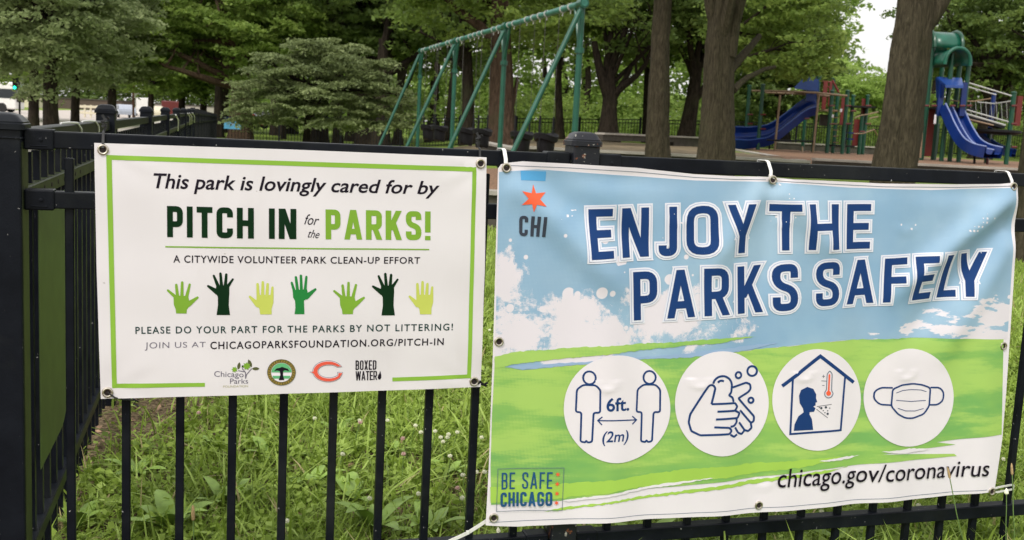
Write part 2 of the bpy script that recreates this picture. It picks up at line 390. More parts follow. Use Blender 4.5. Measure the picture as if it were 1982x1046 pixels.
# ------------------------------------------------------------------ the ground
def sstep(t): t = np.clip(t, 0, 1); return t * t * (3 - 2 * t)
def hgt(X, Y):
    X = np.asarray(X, float); Y = np.asarray(Y, float)
    gx = sstep((X + 7) / 9)
    y0 = 20.7 + 2.9 * sstep((X - 4.6) / 2.0)
    hy = np.where(Y < 12.75, 0, .40 + .12 * sstep((Y - 13) / 3) + .28 * sstep((Y - y0) / 1.2))
    lo = -.2 * sstep((Y - 15) / 25)
    far = .25 * sstep((Y - 44) / 30)
    return gx * hy + (1 - gx) * lo + gx * far + .012 * np.sin(X * 2.1 + Y * .9) * np.cos(Y * 1.7) * (Y < 12.6)
xs = np.concatenate([np.linspace(-900, -60, 14), np.linspace(-55, -9, 30), np.linspace(-8, 8, 97), np.linspace(9, 60, 40), np.linspace(70, 900, 14)])
ys = np.concatenate([np.linspace(-60, 0, 12), np.linspace(.5, 12.7, 62), np.array([12.8, 12.9]), np.linspace(13.2, 60, 110), np.linspace(65, 900, 20)])
XX, YY = np.meshgrid(xs, ys, indexing='ij'); ZZ = hgt(XX, YY)
# the street side lies a little lower
SA = R(105.7); SD = np.array([math.cos(SA), math.sin(SA)]); SP = np.array([-1.125, 2.372]); SN = np.array([-SD[1], SD[0]])
lat = (XX - SP[0]) * SN[0] + (YY - SP[1]) * SN[1]
ZZ = np.where(lat > 3.5, -.16, np.where(lat > .3, ZZ * np.clip((3.5 - lat) / 3, 0, 1) - .16 * np.clip((lat - .3) / 3.2, 0, 1), ZZ))
nx, ny = XX.shape; idx = np.arange(nx * ny).reshape(nx, ny)
Fg = np.stack([idx[:-1, :-1], idx[1:, :-1], idx[1:, 1:], idx[:-1, 1:]], -1).reshape(-1, 4)
g = obj('ground', mesh_np('ground', np.stack([XX, YY, ZZ], -1).reshape(-1, 3), Fg, M['ground'], True)); tag(g, kind='structure')
def strip(name, l0, l1, t0, t1, z, mat):
    V = []
    for (l, t) in ((l0, t0), (l1, t0), (l1, t1), (l0, t1)):
        p = SP + SD * t + SN * l; V.append((p[0], p[1], z))
    o = obj(name, mesh_np(name, np.array(V), [(0, 1, 2, 3)], mat)); return tag(o, kind='structure')
strip('road', 6.5, 25, -30, 600, -.14, M['road'])
strip('sidewalk', 3.6, 5.2, -30, 600, -.13, M['concrete'])
kb = MB(); kc = SP + SD * 280 + SN * 6.3; kb.box((kc[0], kc[1], -.10), (310, .09, .10), ((SD[0], SD[1], 0), (SN[0], SN[1], 0), (0, 0, 1))); tag(kb.build('kerb', M['concrete']), kind='structure')

# playground: wood-chip floor, retaining curbs and walls
def sheet(name, pts, mat, dz=0.0, n=None):
    V = [(x, y, float(z)) for x, y, z in pts]
    o = obj(name, mesh_np(name, np.array(V), [tuple(range(len(V)))], mat)); return tag(o, kind='structure')
def grid_sheet(name, x0, x1, y0, y1, mat, step, dz, mask=None):
    a = np.arange(x0, x1 + .01, step); b = np.arange(y0, y1 + .01, step); A, B = np.meshgrid(a, b, indexing='ij'); Z = hgt(A, B) + dz + .01 * np.sin(A * 5) * np.cos(B * 4.3)
    ii = np.arange(A.size).reshape(A.shape); F = np.stack([ii[:-1, :-1], ii[1:, :-1], ii[1:, 1:], ii[:-1, 1:]], -1).reshape(-1, 4)
    if mask is not None:
        ca = (A[:-1, :-1] + step / 2).ravel(); cb = (B[:-1, :-1] + step / 2).ravel(); F = F[mask(ca, cb)]
    o = obj(name, mesh_np(name, np.stack([A, B, Z], -1).reshape(-1, 3), F, mat, True)); return tag(o, kind='structure')
grid_sheet('swing_area_floor', -3.0, 1.6, 13.0, 19.6, M['chips'], .4, .022)
grid_sheet('bare_soil', -3.5, 6.0, 21.4, 38, M['soil'], .5, .02)
grid_sheet('playground_floor', 6.0, 26.0, 22.4, 41.0, M['chips'], .5, .03, lambda a, b: (a > 5.5 + (b - 22) * .16))
def curb(name, label, pts, w_, hgt_top, drop, group='low concrete curbs around the play areas', mat='concrete'):
    """pts: list of (X, Y); top at hgt_top; the side goes down by drop"""
    pts = [np.array(p, float) for p in pts]; org = np.array([pts[0][0], pts[0][1], hgt_top - drop])
    t = thing(name, org, label, 'low wall', group)
    for a, b in zip(pts[:-1], pts[1:]):
        d = b - a; L = np.linalg.norm(d); d = d / L; n = np.array([-d[1], d[0]]); k = max(1, int(L / 2.4))
        for i in range(k):
            c = a + d * L * (i + .5) / k
            m = MB(); m.box((c[0], c[1], hgt_top - .025), (L / k / 2 - .006, w_ / 2, .025), ((d[0], d[1], 0), (n[0], n[1], 0), (0, 0, 1)))
            m.build('coping_slab', M[mat], t, org=org)
            m = MB(); m.box((c[0], c[1], hgt_top - .05 - (drop - .05) / 2), (L / k / 2 - .002, w_ / 2 - .05, (drop - .05) / 2), ((d[0], d[1], 0), (n[0], n[1], 0), (0, 0, 1)))
            m.build('wall_block', M['dark_stone'], t, org=org)
    return t
def g2(x, y, Y): p = atY(x, y, Y); return (p[0], p[1])
curb('retaining_wall', 'long dark retaining wall with pale coping in the gap between the two signs', [(-6.5, 12.75), (9.0, 12.75)], .30, .46, .50)
curb('retaining_wall', 'straight pale curb running behind the first post cap to the thick trunks', [(.2, 20.5), (5.6, 20.5)], .30, .86, .40)
curb('retaining_wall', 'low curb along the swing grass beside the nearest swing post', [g2(936, 276, 27), g2(1006, 285.5, 20.9)], .30, .80, .4)
curb('retaining_wall', 'far curb rising behind the slim trunk towards the corner wall', [g2(1160, 273, 30), g2(1300, 258, 36)], .30, 1.16, .22)
curb('retaining_wall', 'far low corner wall between the two thick trunks', [g2(1300, 258, 36), g2(1356, 261, 37.5)], .30, 1.16, .5)
curb('retaining_wall', 'stone wall below the left slide coming towards the opening', [g2(1412, 288, 36.0), g2(1497, 304, 25.6)], .30, .84, .5)
curb('retaining_wall', 'short low block at the playground opening below the left slide', [g2(1499, 308, 24.6), g2(1556, 310, 24.6)], .45, .80, .4)
curb('retaining_wall', 'long straight curb in front of the playground right of the opening', [g2(1574, 313.5, 23.4), g2(1690, 317, 23.5), g2(2050, 323.5, 24.2)], .28, .86, .4)
curb('retaining_wall', 'far pale curb behind the ladder posts of the left play structure', [g2(1505, 266.5, 43), g2(1640, 274, 43), g2(1700, 276, 43)], .3, 1.12, .5)

# ------------------------------------------------------------------ front fence
PIT = .12
ZT, Z2, ZB, RH = 1.147, 1.0146, .1416, .038
fence = thing('metal_fence', tuple(FO), 'black metal picket fence in front that carries both signs', 'fence', rotz=FA)
SPost = [-.262, 1.092, 3.50, 5.9]
pk = rbox('picket', .0195, .0195, ZT - .02 - .03, M['black'], .0025)
for i in list(range(-1, 9)): obj('picket', pk, fence, (i * PIT, 0, (ZT + .03) / 2 - .01))
for k in range(0, 19): obj('picket', pk, fence, (1.2255 + k * PIT, 0, (ZT + .03) / 2 - .01))
for k in range(0, 18): obj('picket', pk, fence, (3.63 + k * PIT, 0, (ZT + .03) / 2 - .01))
HW = [.05, .0375, .0375, .0375]
for a in range(3):
    s0 = SPost[a] + HW[a]; s1 = SPost[a + 1] - HW[a + 1]; L = s1 - s0
    for z in (ZT, Z2, ZB):
        obj('rail', rbox('rail', L - .004, .038, RH, M['black'], .003, 2), fence, ((s0 + s1) / 2, 0, z + RH / 2))
        for e, sg in ((s0, 1), (s1, -1)):
            b = obj('rail_bracket', rbox('rail_bracket', .062, .047, RH + .008, M['black'], .004, 2), fence, (e + sg * .032, 0, z + RH / 2))
            sc = MB(); sc.lathe((0, 0, 0), [(.0045, 0), (.0045, .002), (.002, .0028)], 10)
            o = sc.build('screw', M['black'], b); o.rotation_euler = (PI / 2, 0, 0); o.location = (.004 * sg, -.0235, 0)
            r = obj('ridge', rbox('ridge', .034, .003, .003, M['black'], .0012), b, (0, -.0240, -.014))
def make_cap(parent, w_, z, mat, name='cap'):
    m = MB(); h = w_ / 2
    prof = [(h + .004, 0), (h + .004, .012), (h + .001, .014), (h + .001, .017), (h - .003, .021), (h * .80, .030), (h * .52, .035), (h * .2, .036)]
    b = len(m.V); seg = 5
    for (r, zz) in prof:
        c = min(.012, r * .4)
        for (qx, qy, a0) in ((1, 1, 0), (-1, 1, 90), (-1, -1, 180), (1, -1, 270)):
            for k in range(seg):
                a = R(a0 + 90 * k / (seg - 1)); m.V.append(np.array([qx * (r - c) + c * math.cos(a), qy * (r - c) + c * math.sin(a), zz]))
    n = 4 * seg
    for i in range(len(prof) - 1):
        for k in range(n):
            k2 = (k + 1) % n; m.F.append((b + i * n + k, b + i * n + k2, b + (i + 1) * n + k2, b + (i + 1) * n + k))
    m.F.append(tuple(b + (len(prof) - 1) * n + k for k in range(n))); m.F.append(tuple(b + k for k in range(n))[::-1])
    o = m.build(name, mat, parent, smooth=True); o.location = (0, 0, z); return o
for j, sx in enumerate(SPost):
    wd = HW[j] * 2
    if j == 0: continue
    zt = 1.208; p = obj('post', rbox('post', wd - .004, wd - .004, zt + .3, M['cap'] if j == 1 else M['black'], .004, 2), fence, (sx, 0, (zt - .3) / 2))
    c = make_cap(p, wd, (zt + .3) / 2 - .002, M['cap'] if j == 1 else M['black'])
# the thick corner post is shared by the two fences: a thing of its own
cpost = thing('corner_post', tuple(FO + FDX * SPost[0]), 'thick black square corner post with domed cap at the left edge', 'fence post', rotz=FA)
obj('post_shaft', rbox('post_shaft', .100, .100, 1.66, M['black'], .004, 2), cpost, (0, 0, 1.188 - .83))
gf = obj('added_reflection_face', rbox('added_reflection_face', .0016, .086, 1.50, M['green_face'], 0), cpost, (.0508, 0, .41)); tag(gf, label='thin face added to the post, painted with the green of reflected grass')  # thin face added to carry the painted grass reflection
make_cap(cpost, .108, 1.186, M['black'])
obj('cap_ledge', rbox('cap_ledge', .106, .106, .004, M['black'], .0015), cpost, (0, 0, 1.168))

# ------------------------------------------------------------------ side fence, running away from the corner post
side = thing('metal_fence', (SP[0], SP[1], 0), 'black picket side fence running away from the corner post to the street trees', 'fence', rotz=SA)
TP = [0, 2.03, 4.5, 6.95, 9.4, 11.85, 14.3, 16.75]
k = 0; t = .06
pks = rbox('picket', .0195, .0195, ZT - .02 - .03, M['black'], 0)
while t < TP[-1]:
    if min(abs(t - q) for q in TP) > .055: obj('picket', pks, side, (t, 0, (ZT + .03) / 2 - .01))
    t += PIT
for a in range(len(TP) - 1):
    s0 = TP[a] + .04; s1 = TP[a + 1] - .04
    for z in (ZT, Z2, ZB):
        r = obj('rail', rbox('rail', s1 - s0, .038, RH, M['green_face'] if z == Z2 else M['black'], .003), side, ((s0 + s1) / 2, 0, z + RH / 2))  # middle rail: grass reflection and algae painted in as green
    if a == 0:
        for q in range(8):                     # punched holes of the middle rail
            m = MB(); m.lathe((0, 0, 0), [(.006, 0), (.006, .0012)], 10); o = m.build('rail_hole', M['hole'], side); o.rotation_euler = (PI / 2, 0, 0); o.location = (.18 + q * PIT, -.0192, Z2 + RH / 2)
for q in TP[1:]:
    zt = 1.215; p = obj('post', rbox('post', .072, .072, zt + .3, M['black'], .004), side, (q, 0, (zt - .3) / 2)); make_cap(p, .076, (zt + .3) / 2 - .002, M['black'])
# sheet with one round corner on the side fence, reflected grass painted as its green
pan = thing('hanging_sheet', (SP[0] + SD[0] * .17, SP[1] + SD[1] * .17, .34), 'flat sheet painted green as reflected grass, with rounded lower corner, tied inside the side fence', 'green sheet', rotz=SA)
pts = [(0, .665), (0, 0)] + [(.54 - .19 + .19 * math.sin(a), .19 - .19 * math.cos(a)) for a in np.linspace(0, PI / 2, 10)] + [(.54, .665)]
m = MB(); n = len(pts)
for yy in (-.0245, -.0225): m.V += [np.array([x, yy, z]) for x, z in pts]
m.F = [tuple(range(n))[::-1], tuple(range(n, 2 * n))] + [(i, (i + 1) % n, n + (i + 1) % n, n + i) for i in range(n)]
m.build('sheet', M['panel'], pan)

# ------------------------------------------------------------------ flat print on sheets
def rc(pts, r, closed=False, seg=5):
    """round the corners of a polyline"""
    P = [np.array(p, float) for p in pts]; out = []; n = len(P)
    for i, p in enumerate(P):
        if not closed and i in (0, n - 1): out.append(p); continue
        a = P[(i - 1) % n]; b = P[(i + 1) % n]; da = a - p; db = b - p; la = np.linalg.norm(da); lb = np.linalg.norm(db)
        k = min(r, la * .49, lb * .49); q0 = p + da / la * k; q1 = p + db / lb * k
        for s in range(seg + 1):
            u = s / seg; out.append((1 - u) ** 2 * q0 + 2 * u * (1 - u) * p + u * u * q1)
    return out
def ribbon(pts, w_, closed=False, ext=0.0):
    """a stroke of width w_ as quads with mitred joints"""
    P = [np.array(p, float) for p in pts]; Q = [P[0]]
    for p in P[1:]:
        if np.linalg.norm(p - Q[-1]) > 1e-6: Q.append(p)
    if closed and np.linalg.norm(Q[0] - Q[-1]) < 1e-6: Q.pop()
    P = Q; n = len(P)
    if not closed and ext:
        d = P[0] - P[1]; P[0] = P[0] + d / np.linalg.norm(d) * ext; d = P[-1] - P[-2]; P[-1] = P[-1] + d / np.linalg.norm(d) * ext
    L = []; Rr = []
    for i in range(n):
        if closed: a = P[(i - 1) % n]; b = P[(i + 1) % n]
        else: a = P[max(i - 1, 0)]; b = P[min(i + 1, n - 1)]
        d0 = P[i] - a; d1 = b - P[i]
        if np.linalg.norm(d0) < 1e-9: d0 = d1
        if np.linalg.norm(d1) < 1e-9: d1 = d0
        d0 = d0 / np.linalg.norm(d0); d1 = d1 / np.linalg.norm(d1)
        n0 = np.array([-d0[1], d0[0]]); n1 = np.array([-d1[1], d1[0]]); mm = n0 + n1; ln = np.linalg.norm(mm)
        mm = n0 if ln < .2 else mm / ln; k = min(2.2, 1 / max(.3, mm @ n0)); L.append(P[i] + mm * w_ / 2 * k); Rr.append(P[i] - mm * w_ / 2 * k)
    return [[L[i], L[(i + 1) % n], Rr[(i + 1) % n], Rr[i]] for i in range(n if closed else n - 1)]
def circ(cx, cy, rx, ry=None, n=24):
    ry = ry or rx; return [(cx + rx * math.cos(2 * PI * k / n), cy + ry * math.sin(2 * PI * k / n)) for k in range(n)]
def capsule(a, b, r0, r1=None, n=8):
    r1 = r1 or r0; a = np.array(a, float); b = np.array(b, float); d = b - a; g = math.atan2(d[1], d[0]); o = []
    for k in range(n + 1): t_ = g + PI / 2 + PI * k / n; o.append((a[0] + r0 * math.cos(t_), a[1] + r0 * math.sin(t_)))
    for k in range(n + 1): t_ = g - PI / 2 + PI * k / n; o.append((b[0] + r1 * math.cos(t_), b[1] + r1 * math.sin(t_)))
    return o
def star(cx, cy, ro, ri, n=6, rot=0):
    return [(cx + (ro if k % 2 == 0 else ri) * math.sin(rot + PI * k / n), cy - (ro if k % 2 == 0 else ri) * math.cos(rot + PI * k / n)) for k in range(2 * n)]
class Sheet:
    """a printed sheet hung in front of the fence; print is given in the measured coordinates of the photograph"""
    def __init__(s, root, off, disp, lat, s0, z0): s.root = root; s.off = off; s.D = disp; s.lat = lat; s.s0 = s0; s.z0 = z0
    def build(s, name, polys, layer, mat, parent=None, stag=True, uv=False, tris=None, back=False, label=None):
        bm = bmesh.new(); uvl = None; k = 0
        def add(V, F, d):
            vs = [bm.verts.new((*on_fence(p[0], p[1], s.off), d)) for p in V]
            for f in F:
                try: bm.faces.new([vs[i] for i in f])
                except ValueError: pass
        if tris: add(tris[0], tris[1], layer * .0006)
        for i, poly in enumerate(polys or []):
            d = layer * .0006 + (i % 12) * .00003 * stag
            if len(poly) <= 4: add(poly, [tuple(range(len(poly)))], d)
            else:
                t_ = tessellate_polygon([[Vector((float(p[0]), float(p[1]), 0)) for p in poly]]); add(poly, t_, d)
        if not bm.verts: bm.free(); return None
        co = np.array([v.co[:] for v in bm.verts]); 
        for ax in (0, 1):
            lo, hi = co[:, ax].min(), co[:, ax].max(); q = math.ceil(lo / s.lat) * s.lat
            nrm = (1, 0, 0) if ax == 0 else (0, 1, 0)
            while q < hi:
                pc = (q, 0, 0) if ax == 0 else (0, q, 0)
                bmesh.ops.bisect_plane(bm, geom=bm.verts[:] + bm.edges[:] + bm.faces[:], plane_co=pc, plane_no=nrm, dist=1e-7); q += s.lat
        if back:
            ed = [e for e in bm.edges if e.is_boundary]; r = bmesh.ops.duplicate(bm, geom=bm.verts[:] + bm.edges[:] + bm.faces[:])
            vm = r['vert_map']
            nv = [e for e in r['geom'] if isinstance(e, bmesh.types.BMVert)]
            nf = [e for e in r['geom'] if isinstance(e, bmesh.types.BMFace)]
            for v in nv: v.co.z -= .0012
            bmesh.ops.reverse_faces(bm, faces=nf)
            for e in ed: bm.faces.new((e.verts[0], e.verts[1], vm[e.verts[1]], vm[e.verts[0]]))
        if uv:
            uvl = bm.loops.layers.uv.new('print')
            for f in bm.faces:
                for lp in f.loops:
                    a, b = lp.vert.co[0], lp.vert.co[1]
                    lp[uvl].uv = ((a - s.s0) / 1.56, (1.145 - b) / 1.56)
        for v in bm.verts:
            a, b, d = v.co; v.co = (a - s.s0, -(s.off + float(s.D(a, b)) + d), b - s.z0)
        bm.normal_update(); flip = [f for f in bm.faces if f.normal.y > 0] if not back else []
        if flip: bmesh.ops.reverse_faces(bm, faces=flip)
        me = bpy.data.meshes.new(name); bm.to_mesh(me); bm.free(); me.materials.append(mat)
        me.polygons.foreach_set('use_smooth', np.ones(len(me.polygons), dtype=bool))
        if back:
            bm = bmesh.new(); bm.from_mesh(me)
            for e in bm.edges:
                if len(e.link_faces) == 2 and e.calc_face_angle(0) > .7: e.smooth = False
            bmesh.ops.recalc_face_normals(bm, faces=bm.faces); bm.to_mesh(me); bm.free()
        o = bpy.data.objects.new(name, me); link(o, parent or s.root)
        if label: o['label'] = label
        return o
def quad_map(q):
    TL, TR, BR, BL = [np.array(p, float) for p in q]
    return lambda u, v: (1 - v) * ((1 - u) * TL + u * TR) + v * ((1 - u) * BL + u * BR)     # v down
def text(sh, name, body, q, layer, mat, bold=.0, shear=0.0, space=1.0, res=4):
    c = bpy.data.curves.new('t', 'FONT'); c.body = body; c.offset = bold; c.shear = shear; c.resolution_u = res; c.space_character = space
    o = bpy.data.objects.new('t', c); COL.objects.link(o); me = bpy.data.meshes.new_from_object(o)
    V = np.array([v.co[:2] for v in me.vertices]); F = [tuple(p.vertices) for p in me.polygons]
    bpy.data.objects.remove(o); bpy.data.curves.remove(c); bpy.data.meshes.remove(me)
    lo = V.min(0); hi = V.max(0); U = (V - lo) / (hi - lo); f = quad_map(q)
    sh.build(name, None, layer, mat, tris=([f(u, 1 - v) for u, v in U], F))
# block letters drawn as strokes; each glyph is (width, list of (points, closed, corner radius))
def glyph(ch, W, t, r):
    h = t / 2; L, Rr, B, T, m_ = h, W - h, h, 1 - h, .5
    G = {
        'I': [([(W / 2, 0), (W / 2, 1)], 0, 0)],
        'E': [([(L, 0), (L, 1)], 0, 0), ([(h, T), (W, T)], 0, 0), ([(h, m_), (W * .93, m_)], 0, 0), ([(h, B), (W, B)], 0, 0)],
        'F': [([(L, 0), (L, 1)], 0, 0), ([(h, T), (W, T)], 0, 0), ([(h, m_), (W * .93, m_)], 0, 0)],
        'L': [([(L, 0), (L, 1)], 0, 0), ([(h, B), (W, B)], 0, 0)],
        'T': [([(0, T), (W, T)], 0, 0), ([(W / 2, 0), (W / 2, 1 - h)], 0, 0)],
        'H': [([(L, 0), (L, 1)], 0, 0), ([(Rr, 0), (Rr, 1)], 0, 0), ([(L, m_), (Rr, m_)], 0, 0)],
        'N': [([(L, 0), (L, 1)], 0, 0), ([(Rr, 0), (Rr, 1)], 0, 0), ([(L + h * .25, 1), (Rr - h * .25, 0)], 'd', 0)],
        'C': [([(Rr, .68), (Rr, T), (L, T), (L, B), (Rr, B), (Rr, .32)], 0, r)],
        'G': [([(Rr, .68), (Rr, T), (L, T), (L, B), (Rr, B), (Rr, .46), (W * .5, .46)], 0, r)],
        'O': [([(Rr, m_), (Rr, T), (L, T), (L, B), (Rr, B)], 1, r)],
        'D': [([(L, 0), (L, 1)], 0, 0), ([(0, T), (Rr, T), (Rr, B), (0, B)], 0, r)],
        'P': [([(L, 0), (L, 1)], 0, 0), ([(h, T), (Rr, T), (Rr, .42), (L, .42)], 0, r)],
        'B': [([(L, 0), (L, 1)], 0, 0), ([(h, T), (Rr - .01, T), (Rr - .01, .52), (L, .52)], 0, r), ([(L, .52), (Rr, .52), (Rr, B), (h, B)], 0, r)],
        'R': [([(L, 0), (L, 1)], 0, 0), ([(h, T), (Rr, T), (Rr, .43), (L, .43)], 0, r), ([(W * .52, .45), (Rr + .01, 0)], 'd', 0)],
        'A': [([(h, 0), (W / 2 - h * .1, 1)], 'd', 0), ([(W - h, 0), (W / 2 + h * .1, 1)], 'd', 0), ([(W * .27, .27), (W * .73, .27)], 'n', 0)],
        'K': [([(L, 0), (L, 1)], 0, 0), ([(L + h * .4, .33), (Rr - h * .2, 1)], 'd', 0), ([(W * .46, .58), (Rr - h * .1, 0)], 'd', 0)],
        'S': [([(Rr, .70), (Rr, T), (L, T), (L, .57), (Rr, .43), (Rr, B), (L, B), (L, .30)], 0, r)],
        'X': [([(h, 0), (Rr, 1)], 'd', 0), ([(Rr, 0), (h, 1)], 'd', 0)],
        'Y': [([(h * 1.1, 1), (W / 2, .36)], 'd', 0), ([(W - h * 1.1, 1), (W / 2, .36)], 'd', 0), ([(W / 2, 0), (W / 2, .46)], 0, 0)],
        'W': [([(h * 1.1, 1), (W * .27, 0)], 'd', 0), ([(W * .27, 0), (W / 2, 1)], 'd', 0), ([(W / 2, 1), (W * .73, 0)], 'd', 0), ([(W * .73, 0), (W - h * 1.1, 1)], 'd', 0)],
        'J': [([(Rr, 1), (Rr, B), (L, B), (L, .22)], 0, r)],
        '!': [([(W / 2, .27), (W / 2, 1)], 0, 0), ([(W / 2, 0), (W / 2, .15)], 0, 0)],
    }
    return G[ch]
GW = {'I': .2, 'E': .54, 'F': .5, 'L': .48, 'T': .56, 'H': .6, 'N': .62, 'C': .58, 'G': .6, 'O': .62, 'D': .6, 'P': .56, 'B': .58, 'R': .6, 'A': .68, 'K': .62, 'S': .58, 'X': .6, 'Y': .64, 'W': .9, 'J': .46, '!': .2, ' ': .3}
def block(body, q, t, r=.14, gap=.12, grow=0.0, wid=None, slim=1.0):
    TL, TR, BR, BL = [np.array(p, float) for p in q]
    H = (np.linalg.norm(BL - TL) + np.linalg.norm(BR - TR)) / 2; asp = (np.linalg.norm(TR - TL) + np.linalg.norm(BR - BL)) / 2 / H
    ww = [(t if c in 'I!' else (wid or {}).get(c, GW[c])) for c in body]; fixed = sum(x for x, c in zip(ww, body) if c in 'I!') + gap * (len(body) - 1) + (-.24 if 'LY' in body else 0)
    k = (asp - fixed) / sum(x for x, c in zip(ww, body) if c not in 'I!')
    f = quad_map(q); out = []; x = 0
    for c, W in zip(body, ww):
        W = W if c in 'I!' else W * k
        if c != ' ':
            for pts, cl, rr in glyph(c, W, t, r):
                if cl == 'd':                    # slanted stroke with level ends
                    (x0, y0), (x1, y1) = pts; hw = (t * .96 / 2 + grow) * math.hypot(x1 - x0, y1 - y0) / abs(y1 - y0)
                    if y1 < y0: x0, y0, x1, y1 = x1, y1, x0, y0
                    e = grow * (x1 - x0) / (y1 - y0); x0 -= e; x1 += e; y0 -= grow; y1 += grow
                    out.append([f((x + a) / asp, 1 - b) for a, b in ((x0 - hw, y0), (x0 + hw, y0), (x1 + hw, y1), (x1 - hw, y1))]); continue
                P = rc(pts, rr, cl == 1) if rr else [np.array(p) for p in pts]
                for qd in ribbon(P, t + 2 * grow, cl == 1, ext=0 if cl == 'n' else grow):
                    out.append([f((x + p[0]) / asp, 1 - p[1]) for p in qd])
        x += W + gap - (.24 if c == 'L' and 'LY' in body else 0)
    return out
def grommet(sh, x, y, r=.0095, hole=True):
    a, b = on_fence(x, y, sh.off); d = float(sh.D(a, b)); m = MB()
    c = np.array([a - sh.s0, -(sh.off + d + .0018), b - sh.z0])
    m.torus(c, r, .0030, ((1, 0, 0), (0, 0, 1), (0, -1, 0)), 20, 8); g_ = m.build('grommet', M['steel'], sh.root, smooth=True)
    h = MB(); h.F = [tuple(range(16))]; h.V = [c + np.array([r * .9 * math.cos(2 * PI * k / 16), .0006, r * .9 * math.sin(2 * PI * k / 16)]) for k in range(16)]
    h.V += [v + np.array([0, .0006, 0]) for v in h.V]; h.F = [tuple(range(16)), tuple(range(16, 32))] + [(i, (i + 1) % 16, 16 + (i + 1) % 16, 16 + i) for i in range(16)]
    h.build('grommet_hole', M['hole'], g_)

# ------------------------------------------------------------------ left sign
s_, z_ = on_fence(195, 773, .032)
sgn = thing('park_sign', tuple(FO + FDX * s_ + np.array([0, 0, z_])), 'white vinyl sign with green border and green hands on the left of the fence', 'sign', rotz=FA)
def D1(a, b):
    u = (a + .06) / .91; v = (b - .58) / .585
    d = .0055 * math.sin(PI * u) * (1 + .4 * math.sin(v * 3.1)) + .0018 * math.sin(a * 9 + b * 5) * v + .0009 * math.sin(a * 27 + 2 * b) + .0007 * math.sin(b * 31 + a * 6)
    for gu, gv in ((.02, .97), (.98, .97), (.02, .03), (.98, .03)):
        r_ = math.hypot((u - gu) * .91, (v - gv) * .585); an = math.atan2(v - gv, u - gu)
        d -= .0022 * math.exp(-(r_ / .08) ** 2); d += .0007 * math.sin(an * 9) * math.exp(-((r_ - .07) / .05) ** 2)
    return d
SH1 = Sheet(sgn, .032, D1, .0125, s_, z_)
SH1.build('sheet', [[(182, 277), (560, 289.5), (942, 305), (938.5, 520), (931, 750), (560, 761), (195, 773), (187, 520)]], 0, M['vinyl'], stag=False, back=True)
SH1.build('border', [[(205.6, 300.4), (922, 323.8), (922, 332.8), (205.6, 309.4)], [(205.6, 309.4), (216.2, 309.7), (226, 743), (216.9, 751.5)], [(216.9, 751.7), (226, 742.9), (396.5, 740.4), (396.5, 747.9)],
    [(914.4, 332.6), (922.2, 332.8), (912, 732.7), (904.5, 725.5)], [(759, 730.4), (904.5, 725.5), (912, 732.7), (759, 737.8)]], 1, M['fgreen'])
text(SH1, 'lettering', 'This park is lovingly cared for by', [(297, 335), (851, 351), (849, 385), (298, 374)], 1, M['ink'], .015, .22, res=3)
SH1.build('lettering', block('PITCH IN', [(323.2, 398.6), (572.8, 404.2), (572.8, 462.4), (323.6, 459.2)], .19, .13, .13, wid={' ': .25}), 1, M['dgreen'])
SH1.build('lettering', block('PARKS!', [(629.2, 405), (833, 409.5), (832.6, 465), (629.4, 462.6)], .19, .13, .13), 1, M['lgreen'])
text(SH1, 'lettering', 'for', [(588, 413), (617, 417), (617, 436), (588, 434)], 1, M['ink'], .0, .45)
text(SH1, 'lettering', 'the', [(596, 443), (618, 446), (617, 461), (595, 459)], 1, M['ink'], .0, .45)
SH1.build('rule_line', [[(320, 476.4), (830, 481.6), (830, 484.2), (320, 479.2)]], 1, M['lgreen'])
text(SH1, 'lettering', 'A CITYWIDE VOLUNTEER PARK CLEAN-UP EFFORT', [(335.5, 494), (812.5, 497.5), (812, 510.5), (335.5, 508.5)], 1, M['ink'], .012, 0, 1.12)
text(SH1, 'lettering', 'PLEASE DO YOUR PART FOR THE PARKS BY NOT LITTERING!', [(262, 632.5), (876.5, 626), (876, 639.5), (262.3, 646.5)], 1, M['inkgreen'], .014, 0, 1.22)
text(SH1, 'lettering', 'JOIN US AT', [(281, 662.5), (398, 661.2), (398, 675), (280.5, 678.5)], 1, M['inkgrey'], -.004, 0, 1.12)
text(SH1, 'lettering', 'CHICAGOPARKSFOUNDATION.ORG/PITCH-IN', [(407, 660.8), (858.5, 654), (858, 667.8), (407, 675.5)], 1, M['ink'], .014, 0, 1.16)
